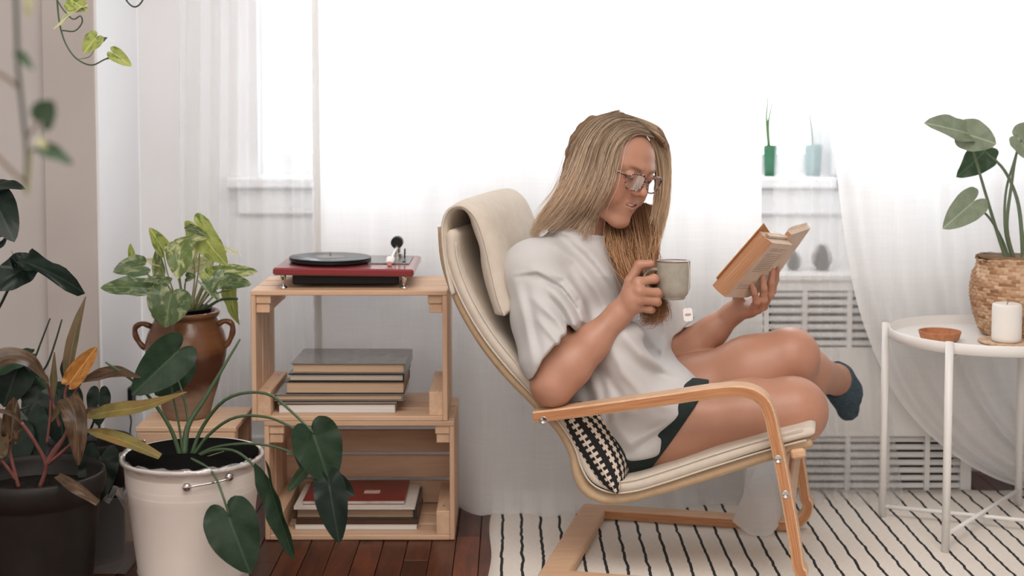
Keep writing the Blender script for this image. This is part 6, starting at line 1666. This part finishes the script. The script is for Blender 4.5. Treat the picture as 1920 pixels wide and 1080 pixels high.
# ------------------------------------------------------------------ window-sill plants and pine cones
ZSILL = ZS
def sill_pot(px0, px1, py, label, mat, name, Y, leaves):
    xa, xb = W(px0, 320, Y).x, W(px1, 320, Y).x; h = W(0, py, Y).z - ZSILL; r = (xb-xa)/2; c = Vector(((xa+xb)/2, Y, ZSILL + .0005))
    t = thing(name, label, 'plant', c); b = MB()
    b.lathe(c, [(0,0),(r*.78,0),(r*.96,h*.8),(r*.97,h*.82),(r,h*.83),(r,h),(r*.93,h),(r*.9,h*.9),(0,h*.9)], 32); b.build('pot', mat, t, True)
    for pts in leaves: stem(t, pts, (.004,.0015), plain('sill_leaf', srgb(96,128,84), .5), 'leaf')
    return t
YS_ = 3.985
sill_pot(1431, 1457, 273, 'green pot with thin upright leaves on the window sill seen through the curtain gap', plain('green_pot', srgb(58,118,84), .4), 'sill_plant', YS_, [[(1441,275,YS_),(1437,220,YS_),(1440,180,YS_),(1436,148,YS_)], [(1442,275,YS_),(1441,230,YS_),(1448,195,YS_),(1456,174,YS_)]])
sill_pot(1508, 1541, 272, 'pale blue-green pot on the window sill behind the sheer curtain', plain('blue_pot', srgb(120,160,160), .4), 'sill_plant', YS_, [[(1524,275,YS_),(1520,230,YS_),(1512,190,YS_)]])
def cone(px, py0, py1, Y, label):
    base = W(px, py1, Y); base.z = rz1 + .0005; h = W(px, py0, Y).z - base.z
    t = thing('pine_cone', label, 'pine cone', base); rnd = random.Random(int(px))
    b = MB(); b.lathe(base, [(0,0),(h*.22,.002),(h*.28,h*.3),(h*.2,h*.7),(.002,h*.96)], 14); b.build('core', plain('cone_core', srgb(70,58,48), .9), t)
    b = MB(); n = 90
    for i in range(n):
        q = i/n; a = i*2.39996; z = h*(.06+.88*q); r = h*(.40*math.sin(math.pi*(.22+.72*q))**.8); d = Vector((math.cos(a), math.sin(a), 0)); s_ = d.cross(Vector((0,0,1)))
        p0 = base + Vector((0,0,z)) + d*(r*.45); p1 = base + Vector((0,0,z+h*.05)) + d*r; w = h*.085*(1-.5*q)
        b.add([p0-s_*w*.4, p0+s_*w*.4, p1+s_*w, p1+d*(h*.03)+Vector((0,0,h*.035)), p1-s_*w, p1+Vector((0,0,h*.035))], [(0,1,2,5),(0,5,4),(5,2,3),(5,3,4),(0,4,3,2,1)])
    o = b.build('scales', mottled('cone_scales', srgb(96,86,78), srgb(150,138,126), 60, .85), t); o['kind'] = 'stuff'
cone(1541, 458, 501, 3.80, 'pine cone standing on the radiator, the one farther from the armchair')
cone(1488, 470, 501, 3.80, 'pine cone standing on the radiator, the one beside the open book')

# ------------------------------------------------------------------ trailing vines from hanging pots above
def hanging(label, potc, name, mat):
    t = thing(name, label, 'plant', potc); b = MB()
    b.lathe(potc, [(0,0),(.06,0),(.085,.10),(.09,.11),(.084,.11),(.08,.095),(0,.09)], 32); b.build('pot', mat, t, True)
    for k in range(3):
        a = 2.1*k; b = MB(); b.tube([potc + Vector((.088*math.cos(a),.088*math.sin(a),.11)), potc + Vector((0,0,.55))], .002, 6); b.build('cord', M_stemb, t)
    b = MB(); b.tube([potc + Vector((0,0,.55)), Vector((potc.x, potc.y, ZC-.001))], .002, 6); b.build('cord', M_stemb, t)
    return t
VY = 2.9; pc1 = W(150, -190, VY); pc1.z += .02
hv = hanging('trailing pothos vine with small lime leaves hanging in front of the pillar', pc1, 'hanging_vine', M_dpot)
top1 = pc1 + Vector((-.085,0,.105))
stem(hv, [top1, (92,-170,VY), (102,-60,VY), (107,0,VY), (113,50,VY), (125,85,VY), (145,111,VY), (172,122,VY), (195,112,VY), (214,103,VY)], (.0024,.0015), M_stem, 'vine', 60)
stem(hv, [(107,0,VY), (122,22,VY-.01), (138,36,VY-.01), (151,30,VY-.01), (154,42,VY), (140,58,VY), (117,57,VY)], .0015, M_stem, 'vine', 40)
stem(hv, [pc1 + Vector((.085,0,.105)), (205,-160,VY), (225,-40,VY), (238,2,VY), (252,13,VY), (264,6,VY), (276,-30,VY), (270,-120,VY)], .0017, M_stemd, 'vine', 50)
stem(hv, [(147,111,VY),(168,106,VY),(181,85,VY)], .001, M_stemp, 'leaf_stalk'); stem(hv, [(195,112,VY),(205,110,VY),(219,110,VY)], .001, M_stemp, 'leaf_stalk')
leaf(hv, (136,2,VY), (162,18,VY-.01), 36, ML_lime, facing=(-.2,-1,.2)); leaf(hv, (147,18,VY-.01), (96,52,VY-.02), 11, ML_pale, facing=(.2,-.5,1))
leaf(hv, (179,72,VY-.01), (156,99,VY-.02), 30, ML_lime, facing=(.2,-1,.2)); leaf(hv, (183,82,VY), (201,68,VY+.01), 15, ML_mid, facing=(.3,-.6,1)); leaf(hv, (215,101,VY), (246,123,VY-.01), 24, ML_lime, facing=(-.1,-1,.3), fold=.4)
BY2 = 1.5; pc2 = W(20, -330, BY2)
bv = hanging('out of focus trailing vine hanging close to the camera', pc2, 'hanging_vine', M_dpot)
top2 = pc2 + Vector((0,-.085,.105))
stem(bv, [top2, W(24,-310,BY2-.09), (28,-60,BY2), (31,40,BY2), (34,130,BY2), (44,225,BY2), (50,290,BY2), (48,355,BY2)], (.0028,.002), M_stemd, 'vine', 60)
stem(bv, [(46,262,BY2),(60,245,BY2-.01),(74,226,BY2-.01)], .0015, M_stemb, 'leaf_stalk'); stem(bv, [(48,285,BY2),(70,280,BY2),(90,282,BY2)], .0015, M_stemd, 'leaf_stalk'); stem(bv, [(36,165,BY2),(15,148,BY2),(-6,135,BY2)], .002, M_stemb, 'vine'); stem(bv, [(46,340,BY2),(20,318,BY2),(-8,290,BY2)], .002, M_stemb, 'vine'); stem(bv, [(56,280,BY2),(54,320,BY2),(50,365,BY2)], .0022, M_stemp, 'vine')
leaf(bv, (80,222,BY2-.01), (100,190,BY2-.02), 52, ML_mid, facing=(-.1,-1,.2), fold=.2); leaf(bv, (88,281,BY2), (136,306,BY2-.01), 28, ML_mid, facing=(0,-.8,.6)); leaf(bv, (38,105,BY2), (62,130,BY2-.01), 18, ML_mid, facing=(.2,-.8,.5)); leaf(bv, (54,-6,BY2), (52,34,BY2), 14, ML_pale, facing=(.4,-1,.2), shape=OVAL)
leaf(bv, (72,262,BY2), (90,282,BY2), 14, ML_pale, facing=(.4,-1,.2), shape=OVAL)
